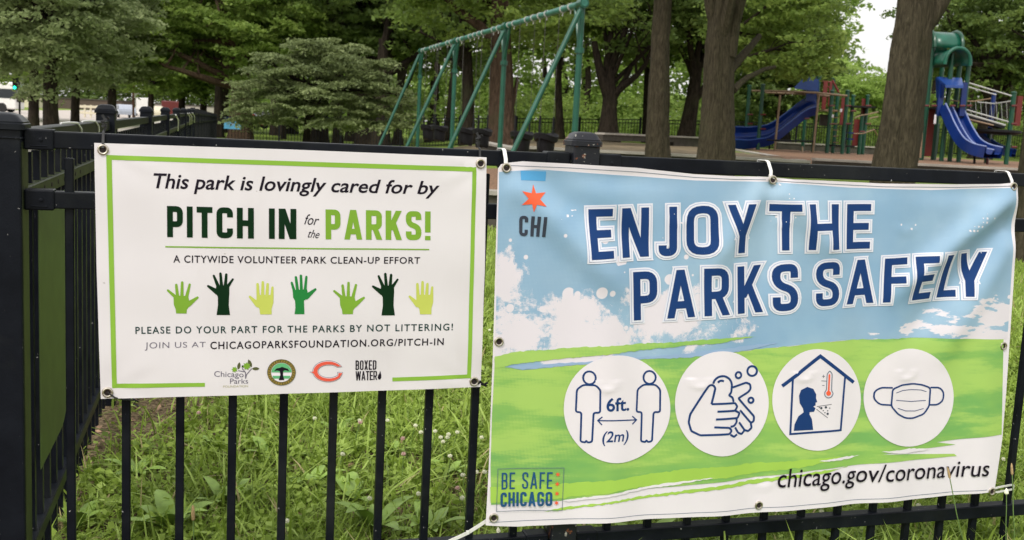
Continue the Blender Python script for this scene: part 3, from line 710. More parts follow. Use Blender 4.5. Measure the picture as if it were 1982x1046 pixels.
HANDS = [('lgreen', [(582, 250), (585, 300), (598, 332), (601, 362), (677, 362), (678, 335), (703, 300), (695, 265), (688, 235), (600, 232)],
    [((600, 245), (542, 195), 13, 8), ((612, 240), (602, 156), 12, 9), ((643, 235), (645, 138), 12, 9), ((677, 240), (699, 152), 12, 8), ((688, 295), (756, 245), 20, 8)]),
  ('dgreen', [(892, 155), (884, 205), (902, 240), (903, 300), (893, 371), (990, 371), (981, 300), (983, 240), (985, 215), (985, 155)],
    [((903, 160), (873, 88), 13, 8), ((928, 155), (921, 72), 12, 9), ((957, 155), (963, 79), 12, 9), ((973, 165), (1010, 112), 12, 7), ((898, 205), (832, 162), 20, 8)]),
  ('ygreen', [(1181, 225), (1180, 290), (1203, 330), (1207, 366), (1290, 366), (1290, 325), (1303, 280), (1304, 225)],
    [((1193, 235), (1188, 148), 12, 9), ((1225, 230), (1226, 134), 12, 9), ((1256, 232), (1261, 148), 12, 9), ((1291, 240), (1296, 172), 12, 8), ((1190, 295), (1133, 238), 20, 8)]),
  ('mgreen', [(1441, 190), (1445, 245), (1459, 268), (1461, 320), (1455, 364), (1526, 364), (1523, 264), (1532, 262), (1551, 215), (1545, 185)],
    [((1452, 195), (1435, 138), 11, 8), ((1476, 190), (1465, 98), 11, 9), ((1504, 190), (1501, 87), 11, 9), ((1531, 190), (1540, 95), 11, 8), ((1540, 238), (1605, 184), 20, 8)])]
def hand(h, dx, dy, k=1.0):
    f = .26769; cv = lambda p: (180 + (p[0]) * f + dx, 510 + p[1] * f + dy)
    polys = [[cv(p) for p in h[1]]]
    for a, b, r0, r1 in h[2]: polys.append([cv(p) for p in capsule(a, b, r0, r1)])
    SH1.build('hand_icon', polys, 1, M[h[0]])
for hn, dx, dy in ((0, 0, 0), (1, 0, 0), (2, 0, 0), (3, 0, 0), (0, 321, .5), (1, 318.5, 1), (2, 309, .3)): hand(HANDS[hn], dx, dy - .2)
# the four emblems along the bottom
c5 = lambda x, y: (400 + x * .18164, 680 + y * .18164)
text(SH1, 'lettering', 'Chicago', [c5(80, 206), c5(392, 212), c5(392, 290), c5(80, 284)], 1, M['inkgrey'], .0)
text(SH1, 'lettering', 'Parks', [c5(248, 284), c5(440, 284), c5(440, 338), c5(248, 340)], 1, M['inkgrey'], .0)
text(SH1, 'lettering', 'FOUNDATION', [c5(176, 358), c5(438, 352), c5(438, 376), c5(176, 382)], 1, M['paleolive'], .0)
SH1.build('branch_print', [[c5(*p) for p in q_] for s0_ in ([(412, 285), (412, 215), (335, 200)], [(412, 285), (425, 240), (478, 178)], [(412, 220), (375, 175)]) for q_ in ribbon(s0_, 9)], 1, M['inkgrey'])
def leafp(a, b, w_):
    a = np.array(a, float); b = np.array(b, float); d = b - a; L = np.linalg.norm(d); n_ = np.array([-d[1], d[0]]) / L
    o = [a + d * u + n_ * w_ * math.sin(PI * u) ** .8 for u in np.linspace(0, 1, 9)] + [a + d * u - n_ * w_ * math.sin(PI * u) ** .8 for u in np.linspace(1, 0, 9)[1:-1]]
    return [c5(*p) for p in o]
SH1.build('leaf_print', [leafp((335, 188), (350, 112), 17), leafp((478, 164), (442, 82), 18), leafp((480, 180), (562, 180), 17)], 1, M['olive'])
SH1.build('leaf_print', [[c5(*p) for p in star(296, 188, 34, 20, 7, .3)], [c5(*p) for p in star(425, 152, 44, 28, 7, .1)]], 2, M['lgreen'])
SH1.build('leaf_print', [[c5(*p) for p in star(385, 156, 17, 11, 6)]], 1, M['dgreen'])
cx, cy = 795, 220
SH1.build('seal_print', [[c5(*p) for p in circ(cx, cy, 152, 139, 32)]], 1, M['gold'])
SH1.build('seal_print', [[c5(*p) for p in q_] for q_ in ribbon(circ(cx, cy, 149, 136, 32), 6, True)] + [[c5(*p) for p in q_] for q_ in ribbon(circ(cx, cy, 113, 104, 32), 5, True)] +
    [[c5(*p) for p in q_] for k_ in range(30) for q_ in ribbon([(cx + 122 * math.cos(k_ * .2094), cy + 112 * math.sin(k_ * .2094)), (cx + 140 * math.cos(k_ * .2094 + .05), cy + 128 * math.sin(k_ * .2094 + .05))], 9)], 2, M['olive'])
SH1.build('seal_print', [[c5(*p) for p in circ(cx, cy, 111, 102, 28)]], 2, M['sheetwhite'])
SH1.build('seal_print', [[c5(*p) for p in [(cx + 108 * math.cos(a), cy + 99 * math.sin(a)) for a in np.linspace(PI, 2 * PI, 15)]]], 3, M['sealgreen'])
SH1.build('seal_print', [[c5(700, 255), c5(890, 255), c5(880, 285), c5(710, 285)]], 3, M['sealgreen'])
SH1.build('seal_print', [[c5(*p) for p in [(715, 205), (740, 178), (775, 170), (800, 160), (835, 172), (860, 180), (880, 205), (830, 195), (812, 205), (810, 250), (825, 300), (765, 300), (782, 250), (778, 205), (745, 198)]]], 4, M['ink'])
def cshape(k_):
    a = [math.radians(x) for x in np.linspace(38, 322, 25)]
    o = [(1290 + (165 - k_) * math.cos(t_) * 1.0, 208 - (115 - k_) * math.sin(t_)) for t_ in a]; i_ = [(1300 + (115 + k_) * math.cos(t_), 208 - (65 + k_) * math.sin(t_)) for t_ in a]
    o = [(min(p[0], 1445 - k_), p[1]) for p in o]; o.insert(12 + 1, (1092 + k_ * 2, 216))
    return o + [(1450 - k_, 216 + k_), (1390 + k_, 216 + k_)] + i_[::-1] + [(1382 + k_, 165 - k_), (1442 - k_, 163 - k_)]
SH1.build('emblem_print', [[c5(*p) for p in cshape(0)]], 1, M['signnavy'])
SH1.build('emblem_print', [[c5(*p) for p in cshape(4)]], 2, M['sheetwhite'])
SH1.build('emblem_print', [[c5(*p) for p in cshape(9)]], 3, M['orange'])
SH1.build('lettering', block('BOXED', [c5(1583, 93), c5(1806, 93), c5(1804, 193), c5(1583, 196)], .125, .12, .09), 1, M['ink'])
SH1.build('lettering', block('WATER', [c5(1583, 208), c5(1812, 206), c5(1812, 302), c5(1583, 308)], .125, .12, .05), 1, M['ink'])
SH1.build('drop_print', [[c5(*p) for p in [(1846, 205), (1858, 250), (1858, 280), (1846, 298), (1830, 298), (1820, 282), (1824, 255), (1838, 232)]]], 1, M['ink'])
for x, y in ((199, 290), (930, 317), (208, 760), (918, 739)): grommet(SH1, x, y)

# ------------------------------------------------------------------ right banner
BOFF = .046
s_, z_ = on_fence(945, 1010, BOFF)
ban = thing('park_banner', tuple(FO + FDX * s_ + np.array([0, 0, z_])), 'large blue and green vinyl banner with four round icons on the right', 'banner', rotz=FA)
def ridge(a, b, x0, z0, x1, z1, w_, amp, fade=1.0):
    dx, dz = x1 - x0, z1 - z0; L = math.hypot(dx, dz); u = ((a - x0) * dx + (b - z0) * dz) / L / L; v = (-(a - x0) * dz + (b - z0) * dx) / L
    e = max(0, min(1, u / .12)) * max(0, min(1, (1 - u) / .35)); e = e * e * (3 - 2 * e)
    return amp * e * math.exp(-(v / w_) ** 2)
def D2(a, b):
    u = (a - .86) / 1.58; v = (b - .232) / .915
    d = .004 + .006 * math.sin(PI * u) * (.4 + v * .6)
    d += .0032 * math.sin(a * 21 + 1.0 + b * 2) * (1 - .4 * v) + .0015 * math.sin(a * 37 + b * 3)
    d += ridge(a, b, 2.42, 1.15, 1.95, .78, .035, .013) - ridge(a, b, 2.43, 1.08, 2.03, .66, .045, .011) + ridge(a, b, 2.40, 1.02, 2.18, .60, .04, .008)
    d += ridge(a, b, 1.60, 1.14, 1.42, .86, .035, .008) + ridge(a, b, 1.62, 1.14, 1.86, .90, .035, .009) - ridge(a, b, 1.61, 1.15, 1.61, .80, .03, .006)
    d += ridge(a, b, .88, 1.13, 1.24, .80, .035, .010) - ridge(a, b, .90, 1.14, 1.34, .92, .04, .006)
    d -= .004 * math.exp(-((v - .98) / .03) ** 2) * (.6 + .4 * math.sin(a * 12))
    for (ca, cb) in CREASE:
        r_ = math.hypot(a - ca, (b - cb) * 1.0)
        if r_ < .06 and b < cb: d += .0016 * math.exp(-((r_ - .026) / .007) ** 2)
    return d * 1.15 * 1.2
CREASE = [on_fence(x_, y_, BOFF) for x_, y_ in ((1088, 405), (1310, 415), (1510, 415), (1748, 432), (1172, 735), (1352, 730), (1552, 716), (1750, 715), (1478, 925), (1650, 905), (1035, 960))]
SH2 = Sheet(ban, BOFF, D2, .0125, s_, z_)
TOPE = [(963, 327), (969, 318), (985, 315), (1010, 312.5), (1100, 317), (1230, 325), (1340, 337), (1420, 341), (1470, 342), (1492, 343), (1530, 347), (1600, 350), (1700, 355), (1850, 357), (1930, 356), (1955, 354), (1968, 360)]
RE = [(1966, 450), (1960, 560), (1953, 660), (1946, 760), (1938, 850), (1929, 905), (1921, 950)]
BOTE = [(1800, 962), (1640, 976), (1460, 992), (1300, 1001), (1120, 1013), (1000, 1018), (938, 1014)]
LE = [(944, 900), (949, 760), (953, 660), (957, 520), (960, 420)]
SH2.build('sheet', [TOPE + RE + BOTE + LE], 0, M['sheetwhite'], stag=False, back=True)
INN = [(965, 333), (1040, 328), (1180, 338), (1340, 349), (1492, 352), (1640, 363), (1800, 368), (1963, 363)]
INR = [(1960, 450), (1954, 560), (1948, 655)]
LB = [(1939, 656), (1760, 653), (1620, 658), (1520, 668), (1450, 677), (1330, 690), (1240, 694), (1010, 716), (956, 712)]
SH2.build('sky_print', [INN + INR + LB + [(960, 520)]], 1, M['skyprint'], stag=False, uv=True)
def rag(pts, amp=1.3, step=7, seed=0, closed=True):
    rr = random.Random(seed); out = []; n_ = len(pts)
    for i in range(n_ if closed else n_ - 1):
        a = np.array(pts[i], float); b = np.array(pts[(i + 1) % n_], float); L = np.linalg.norm(b - a); k_ = max(1, int(L / step))
        for j in range(k_): p = a + (b - a) * j / k_; out.append((p[0] + rr.uniform(-.5, .5) * amp, p[1] + rr.uniform(-1, 1) * amp))
    return out
LOW = [(1936, 840), (1880, 846), (1810, 855), (1848, 860), (1700, 877), (1845, 878), (1850, 882), (1712, 893), (1572, 908), (1440, 925), (1330, 937), (1200, 950), (1085, 968), (1000, 972), (948, 974)]
SH2.build('grass_print', [[(1939, 656)] + rag(LB[1:-1], 1.0, 9, 3, False) + [(1010, 716), (975, 709), (956, 690), (950, 800)] + [(947, 900)] + [(948, 974)] + LOW[::-1][1:] ], 2, M['greenprint'], stag=False, uv=True)
SH2.build('brush_stroke', [rag([(955, 688), (1000, 680), (1150, 669), (1300, 661), (1400, 652), (1462, 650), (1410, 657), (1395, 662), (1330, 667), (1250, 676), (1120, 690), (1000, 703), (955, 712)], 1.1, 6, 5)], 3, M['greenprint'], uv=True)
SH2.build('brush_stroke', [rag([(975, 709), (1130, 699), (1300, 686), (1440, 668), (1500, 662), (1450, 676), (1330, 690), (1240, 695), (1140, 703), (1010, 715)], 1.0, 6, 8)], 3, M['streak'])
SH2.build('brush_stroke', [rag([(1052, 989), (1085, 982), (1250, 958), (1440, 930), (1640, 902), (1600, 912), (1430, 939), (1300, 956), (1150, 976), (1085, 987)], 1.2, 6, 9)], 2, M['bright_green'])
SH2.build('brush_stroke', [rag([(946, 940), (1080, 936), (1200, 925), (1330, 905), (1500, 892), (1640, 880), (1560, 900), (1400, 922), (1200, 947), (1085, 964), (947, 970)], 1.4, 7, 10)], 3, M['bright_green'])
SH2.build('brush_stroke', [rag([(1087, 967), (1200, 950), (1290, 933), (1382, 921), (1300, 937), (1180, 957), (1100, 970)], 1.0, 6, 11)], 4, M['sheetwhite'])
for q_ in ([(1580, 890), (1620, 884), (1662, 880), (1640, 887), (1600, 891)], [(1700, 872), (1760, 866), (1800, 868), (1745, 876)]): SH2.build('brush_stroke', [rag(q_, .8, 5, 12)], 4, M['sheetwhite'])
SH2.build('hem_line', [q_ for q_ in ribbon([(985, 320.5), (1100, 325), (1230, 333), (1340, 343), (1420, 347), (1480, 348)], 1.0)] + [q_ for q_ in ribbon([(1500, 350), (1600, 356), (1700, 361), (1850, 363), (1950, 360)], 1.0)], 1, M['hair'])
SH2.build('hem_line', ribbon([(945, 1008), (1000, 1007), (1120, 1003), (1300, 993), (1460, 983), (1640, 968), (1800, 955), (1905, 946)], .9), 1, M['hair'])
SH2.build('blue_tag', [[(1006.5, 330.5), (1056.5, 332), (1055.8, 351), (1006.5, 348.5)]], 2, M['tagblue'])
c7 = lambda x, y: (940 + x / 6.1556, 310 + y / 6.1556)
SH2.build('star', [[c7(*p) for p in [(558, 288), (583, 392), (708, 383), (628, 462), (702, 549), (583, 524), (549, 616), (527, 520), (412, 532), (487, 455), (412, 365), (528, 390)]]], 3, M['starred'])
SH2.build('lettering', block('CHI', [(1003.5, 417), (1054.3, 419), (1052.6, 458.3), (1003.6, 456.5)], .155, .14, .13), 3, M['chi'])
WDS = [('ENJOY', [(1137, 405), (1457, 394), (1457, 487.5), (1138, 501)], {'E': .56, 'N': .64, 'J': .42, 'O': .74, 'Y': .68}, .30), ('THE', [(1485.5, 394.5), (1681, 394.5), (1678.5, 480.5), (1487, 484)], {'T': .58, 'H': .62, 'E': .5}, .0),
       ('PARKS', [(1222, 526), (1537, 508.5), (1538, 598.5), (1224, 619.5)], {'P': .56, 'A': .66, 'R': .58, 'K': .62, 'S': .58}, .0), ('SAFELY', [(1573, 507.5), (1909, 487), (1897, 571.5), (1573, 592)], {'S': .58, 'A': .68, 'F': .54, 'E': .52, 'L': .46, 'Y': .68}, .0)]
for wd, q_, wi, _r in WDS:
    for (gr, ly, mt) in ((.080, 3, 'letterwhite'), (.049, 4, 'lilac'), (.039, 5, 'letterwhite'), (.0, 6, 'navy')):
        SH2.build('lettering', block(wd, q_, .155, .27, .19, grow=gr, wid=wi), ly, M[mt])
text(SH2, 'lettering', 'chicago.gov/coronavirus', [(1501, 905), (1909, 887.5), (1908, 929), (1500.5, 953)], 5, M['ink'], .004, .14)
SH2.build('lettering', block('BE SAFE', [(968.6, 912.5), (1068, 912.5), (1067, 944.5), (968, 944.5)], .10, .13, .13), 5, M['besafe'])
SH2.build('lettering', block('CHICAGO', [(966.2, 950.5), (1067.5, 950.5), (1067, 978), (966, 978.2)], .165, .16, .11), 5, M['besafe'])
SH2.build('frame_line', ribbon([(961, 905), (1090, 904.5), (1086.5, 986.5), (958, 986.5)], 1.0, True), 5, M['hair'])
for x, y in ((1078, 917), (1077, 935.5), (1076.3, 954), (1075.5, 972)): SH2.build('star', [star(x, y, 5.4, 2.0)], 5, M['starred'])
for cx_, cy_, rx_, ry_ in ((1191.6, 789.5, 102.3, 103.7), (1393.3, 778.8, 90.8, 101.3), (1576.8, 771.8, 86.5, 98), (1755.5, 768, 87.3, 94.5)):
    SH2.build('icon_disc', [circ(cx_, cy_, rx_, ry_, 64)], 5, M['sheetwhite'])
cA = lambda x, y: (920 + x / 2.5769, 640 + y / 2.5769)
def strokes(name, cv, lst, w_, mat='navy', layer=6, extra=None):
    pol = []
    for pts_, cl, r_ in lst: pol += [[cv(*p) for p in q_] for q_ in ribbon(rc(pts_, r_, cl) if r_ else pts_, w_, cl)]
    pol += [[cv(*p) for p in e] for e in (extra or [])]
    return SH2.build(name, pol, layer, M[mat])
def person_icon(dx, k_=1.0):
    X = lambda x: x + dx
    strokes('person_icon', cA, [([(X(560) + 30 * math.cos(a), 230 + 32 * math.sin(a)) for a in np.linspace(0, 2 * PI, 21)[:-1]], True, 0),
        ([(X(530), 266), (X(590), 266), (X(612), 290), (X(611), 402), (X(580), 402), (X(573), 548), (X(552), 552), (X(546), 542), (X(540), 552), (X(518), 549), (X(522), 402), (X(495), 402), (X(500), 290)], True, 12)], 9)
person_icon(0); person_icon(302)
strokes('arrow_icon', cA, [([(600, 441), (796, 441)], False, 0), ([(622, 422), (600, 441), (620, 462)], False, 0), ([(775, 422), (797, 441), (775, 462)], False, 0)], 6)
text(SH2, 'lettering', '6ft.', [cA(641, 328), cA(760, 326), cA(759, 394), cA(642, 397)], 6, M['navy'], .018)
text(SH2, 'lettering', '(2m)', [cA(620, 494), cA(756, 490), cA(756, 562), cA(622, 567)], 6, M['navy'], .012, .2)
cB = lambda x, y: (1300 + x / 4.755, 670 + y / 4.755)
def arc(cx, cy, r_, a0, a1, n_=10, ry=None): return [(cx + r_ * math.cos(math.radians(a)), cy + (ry or r_) * math.sin(math.radians(a))) for a in np.linspace(a0, a1, n_)]
strokes('washing_hands_icon', cB, [
    ([(340, 520), (372, 385)] + arc(338, 378, 34, 0, -150, 8) + [(150, 615), (136, 690), (160, 770), (240, 808), (505, 795), (528, 765), (505, 737), (365, 732)], False, 14),
    ([(340, 520), (560, 512), (582, 545), (560, 582), (393, 588)], False, 12), ([(560, 582), (605, 605), (585, 650), (380, 660)], False, 12), ([(575, 655), (575, 690), (550, 722), (515, 728)], False, 12),
    (arc(440, 350, 88, -168, 10, 12) + [(522, 410), (500, 440), (535, 460), (545, 500)], False, 10), (arc(430, 342, 38, -150, -55, 6), False, 0),
    ([(535, 368), (670, 328), (708, 345), (712, 385), (690, 415), (592, 470), (745, 640), (742, 685), (715, 700), (610, 580)], False, 14),
    ([(715, 700), (722, 745), (690, 775), (655, 765), (600, 690)], False, 10), ([(650, 770), (625, 800), (590, 785), (560, 735)], False, 10), ([(580, 800), (550, 822), (515, 800)], False, 8),
    (arc(725, 223, 45, 0, 360, 20)[:-1], True, 0), (arc(592, 257, 28, 0, 360, 16)[:-1], True, 0), (arc(715, 492, 24, 0, 360, 16)[:-1], True, 0)], 19)
cC = lambda x, y: (1440 + x / 2.5756, 640 + y / 2.5756)
strokes('house_icon', cC, [([(227, 232), (215, 508), (470, 491), (492, 224)], False, 0)], 10)
strokes('house_icon', cC, [([(175, 270), (365, 122), (538, 255)], False, 0)], 17)
SH2.build('coughing_person_icon', [[cC(*p) for p in [(232, 492), (236, 460), (255, 420), (282, 400), (278, 380), (262, 355), (258, 318), (268, 290), (300, 274), (330, 284), (345, 312), (344, 330), (350, 350), (342, 352), (342, 366), (330, 372), (342, 380), (334, 398), (312, 400), (312, 412), (324, 435), (330, 488)]]], 6, M['navy'])
SH2.build('cough_icon', [[cC(*p) for p in q_] for l_ in ([(348, 372), (422, 361)], [(346, 385), (402, 428)]) for q_ in ribbon(l_, 2.5)] + [[cC(*p) for p in circ(x, y, r_, r_, 10)] for x, y, r_ in ((370, 380, 6), (393, 376, 6), (380, 392, 3), (402, 393, 3), (402, 408, 6), (388, 402, 3), (412, 380, 3), (360, 376, 3))], 6, M['chi'])
strokes('thermometer_icon', cC, [([(395, 290), (399, 210), (412, 194), (424, 210), (421, 292), (430, 308), (420, 326), (403, 330), (388, 320), (386, 302)], True, 6)], 4, 'hair')
SH2.build('thermometer_icon', [[cC(*p) for p in capsule((410, 215), (406, 300), 4)], [cC(*p) for p in circ(406, 306, 12)]], 7, M['starred'])
SH2.build('thermometer_icon', [[cC(*p) for p in q_] for l_ in ([(374, 222), (388, 222)], [(381, 214), (381, 230)], [(370, 244), (398, 246)], [(374, 267), (386, 267)]) for q_ in ribbon(l_, 2.5)], 6, M['chi'])
strokes('mask_icon', cC, [([(722, 285), (770, 265), (830, 260), (880, 267), (918, 282), (912, 372), (885, 412), (830, 432), (790, 430), (750, 410), (715, 370)], True, 14),
    ([(722, 278), (665, 278), (636, 300), (634, 335), (660, 362), (714, 364)], False, 16), ([(918, 280), (965, 280), (986, 305), (982, 345), (955, 366), (912, 366)], False, 16)], 8)
strokes('mask_icon', cC, [([(740, 304), (775, 292), (820, 289), (870, 292), (898, 300)], False, 0), ([(740, 340), (820, 348), (895, 344)], False, 0), ([(748, 380), (790, 394), (840, 396), (884, 384)], False, 0)], 3.2)
for x, y in ((979, 325), (1492, 348), (1957, 361), (963.5, 660), (1938.5, 669), (953, 999), (1467, 977), (1914.5, 949)): grommet(SH2, x, y)

# ------------------------------------------------------------------ ties
def fp(x, y, off): s1, z1 = on_fence(x, y, off); return FO + FDX * s1 + FN * off + np.array([0, 0, z1])
def tie(name, label, paths, mat, r=.0017, cat='cable tie', group=None, head=None):
    org = np.array(paths[0][0], float); m = MB()
    for p in paths:
        if r >= .002 and cat == 'cable tie':
            b_ = len(m.V); P_ = [np.array(q_, float) for q_ in p]
            for i_, q_ in enumerate(P_):
                t0 = P_[min(i_ + 1, len(P_) - 1)] - P_[max(i_ - 1, 0)]; t0 /= np.linalg.norm(t0) + 1e-9
                wv = np.cross(t0, FN) if abs(t0 @ FDX) > .4 else FDX - t0 * (FDX @ t0); wv /= np.linalg.norm(wv); nv = np.cross(t0, wv)
                for sx_, sy_ in ((-1, -1), (1, -1), (1, 1), (-1, 1)): m.V.append(q_ + wv * sx_ * r * 1.35 + nv * sy_ * .0008)
            for i_ in range(len(P_) - 1):
                for k_ in range(4): k2 = (k_ + 1) % 4; m.F.append((b_ + i_ * 4 + k_, b_ + i_ * 4 + k2, b_ + i_ * 4 + 4 + k2, b_ + i_ * 4 + 4 + k_))
            m.F += [(b_, b_ + 1, b_ + 2, b_ + 3), tuple(b_ + (len(P_) - 1) * 4 + k_ for k_ in (3, 2, 1, 0))]
        else: m.tube(p, r, 7)
    t_ = thing(name, org, label, cat, group); m.build('strap', M[mat], t_, smooth=True, org=org)
    if head is not None:
        b = MB(); b.box(head, (.0035, .0028, .0045), (FDX, -FN, (0, 0, 1))); b.build('head', M[mat], t_, org=org)
    return t_
def over_rail(x, y, label, mat, g=None, w_=.0016):
    a = fp(x, y, .05); s1 = (a - FO) @ FDX; P = lambda off, z: FO + FDX * s1 + FN * off + np.array([0, 0, z])
    tie('zip_tie', label, [[a, P(.047, 1.165), P(.030, 1.187), P(.019, 1.1905), P(-.019, 1.1905), P(-.024, 1.18), P(-.024, 1.15), P(-.005, 1.141), P(.03, 1.144), a]], mat, w_, group=g, head=P(.046, 1.150))
over_rail(979, 322, 'white zip tie over the rail at the top left corner of the banner', 'tie_white', w_=.0034)
over_rail(1492, 345, 'white zip tie over the rail at the middle of the banner top', 'tie_white', w_=.0034)
over_rail(1959, 358, 'white zip tie over the rail at the top right corner of the banner', 'tie_white', w_=.0034)
for x, y, lab in ((199, 287, 'black tie knotted over the rail at the top left corner of the white sign'), (930, 314, 'black tie knotted over the rail at the top right corner of the white sign')):
    a = fp(x, y, .034); s1 = (a - FO) @ FDX; P = lambda off, z, ds=0: FO + FDX * (s1 + ds) + FN * off + np.array([0, 0, z])
    tie('twist_tie', lab, [[a, P(.026, 1.172), P(.021, 1.188), P(0, 1.192, .001)], [P(0, 1.192), P(0, 1.2, .004), P(.002, 1.208, -.003), P(0, 1.216, .002), P(0, 1.226, -.004)], [P(.002, 1.2, -.005), P(0, 1.205, .005), P(.003, 1.211, -.005), P(0, 1.217, .006), P(.004, 1.221, .010)]], 'tie_black', .0021)
a = fp(208, 760, .034); tie('twist_tie', 'black tie from the bottom left corner of the white sign round the first picket', [[a, fp(222, 770, .034), fp(240, 774, .02), fp(262, 775, .012), fp(268, 778, 0)], [fp(256, 770, .014), fp(264, 776, .016), fp(258, 783, .014), fp(268, 786, .014)]], 'tie_black', .0019)
a = fp(918, 739, .034); tie('twist_tie', 'black tie at the bottom right corner of the white sign', [[a, fp(926, 742, .03), fp(936, 745, .02), fp(944, 741, .02)], [fp(928, 738, .03), fp(935, 744, .025), fp(942, 748, .02)]], 'tie_black', .0021)
a = fp(953, 1001, .052); tie('zip_tie', 'long white zip tie from the lower left corner of the banner down to the rail', [[a, fp(930, 1016, .05), fp(905, 1032, .045), fp(866, 1050, .03)]], 'tie_white', .0034, head=fp(905, 1031, .05))
a = fp(1914, 949, .05); tie('zip_tie', 'white zip tie from the lower right corner of the banner round a picket', [[a, fp(1935, 943, .03), fp(1958, 939, .016), fp(1962, 940, -.012), fp(1962, 947, -.012), fp(1957, 948, .018), fp(1930, 953, .03), a]], 'tie_white', .0022)
def sp(t_, off, z): p = SP + SD * t_ - SN * off; return np.array([p[0], p[1], z])
for j, (t_, lab) in enumerate(((.95, 'white cord hooked over the side fence rail nearest the corner post'), (1.45, 'white cord hooked over the side fence rail before the second post cap'))):
    tie('cord', lab, [[sp(t_ - .25, .005, 1.189), sp(t_ - .12, .012, 1.1905), sp(t_, .02, 1.188), sp(t_ + .05, .025, 1.17), sp(t_ + .07, .024, 1.15)]], 'tie_white', .003, 'cord')
for j, (t_, dx_, lab) in enumerate(((8.4, .35, 'thin white cord hanging slack on the side fence beyond the fourth post'), (12.6, .7, 'white cord tail nearest the far end of the side fence'), (13.6, .8, 'white cord tail drooping from the far end of the side fence'), (15.2, 1.0, 'white cord tail at the very end of the side fence'))):
    tie('cord', lab, [[sp(t_, .03, 1.18), sp(t_ + dx_ * .5, .05, 1.13), sp(t_ + dx_, .04, 1.02)]], 'tie_white', .006, 'cord')


# ------------------------------------------------------------------ trees
def tube_np(pts, rad, n=8):
    m = MB(); m.tube(pts, rad, n); return m.V, m.F
def bend(a, b, k, wob, rr):
    a = np.array(a, float); b = np.array(b, float); L = np.linalg.norm(b - a); P = []
    o = np.array([rr.uniform(-1, 1), rr.uniform(-1, 1), rr.uniform(-.3, .6)]) * wob * L
    for i in range(k + 1):
        u = i / k; P.append(a + (b - a) * u + o * math.sin(PI * u) + np.array([rr.uniform(-1, 1), rr.uniform(-1, 1), rr.uniform(-1, 1)]) * wob * L * .12 * (0 < i < k))
    return P
def leaves(C_, Rr, T, N, size, rs, flat=.8, aspect=.5):
    """C_ clump centres (m,3); Rr radii; T thickness; N leaves per clump -> V, F, tint.  A leaf is a narrow rhombus."""
    m = len(C_); n = m * N
    ci = np.repeat(np.arange(m), N)
    g = rs.normal(size=(n, 3)); r2 = rs.rand(n) ** .5
    d = g / (np.linalg.norm(g, axis=1)[:, None] + 1e-9) * r2[:, None]
    tilt = rs.normal(size=(m, 2)) * .18
    off = np.stack([d[:, 0] * Rr[ci], d[:, 1] * Rr[ci], d[:, 2] * T[ci]], 1)
    off[:, 2] += off[:, 0] * tilt[ci, 0] + off[:, 1] * tilt[ci, 1] - .22 * (off[:, 0] ** 2 + off[:, 1] ** 2) / Rr[ci]
    P = C_[ci] + off
    az = rs.rand(n) * 2 * PI; el = rs.normal(size=n) * .45 - .25
    D = np.stack([np.cos(az) * np.cos(el), np.sin(az) * np.cos(el), np.sin(el)], 1)
    nr = rs.normal(size=(n, 3)) * .75; nr[:, 2] += flat; 
    W = np.cross(D, nr); W /= np.linalg.norm(W, axis=1)[:, None] + 1e-9
    sz = size * rs.uniform(.6, 1.35, n)
    a = P - D * sz[:, None] * .5; b = P + D * sz[:, None] * .5; w_ = W * (sz * aspect * .5)[:, None]; mid = P - D * sz[:, None] * .08
    V = np.stack([a, mid + w_, b, mid - w_], 1).reshape(-1, 3)
    F = np.arange(n * 4).reshape(n, 4)
    ct = rs.rand(m); t_ = np.clip(.55 * rs.rand(n) + .45 * ct[ci], 0, 1)
    return V, F, np.repeat(t_, 4)
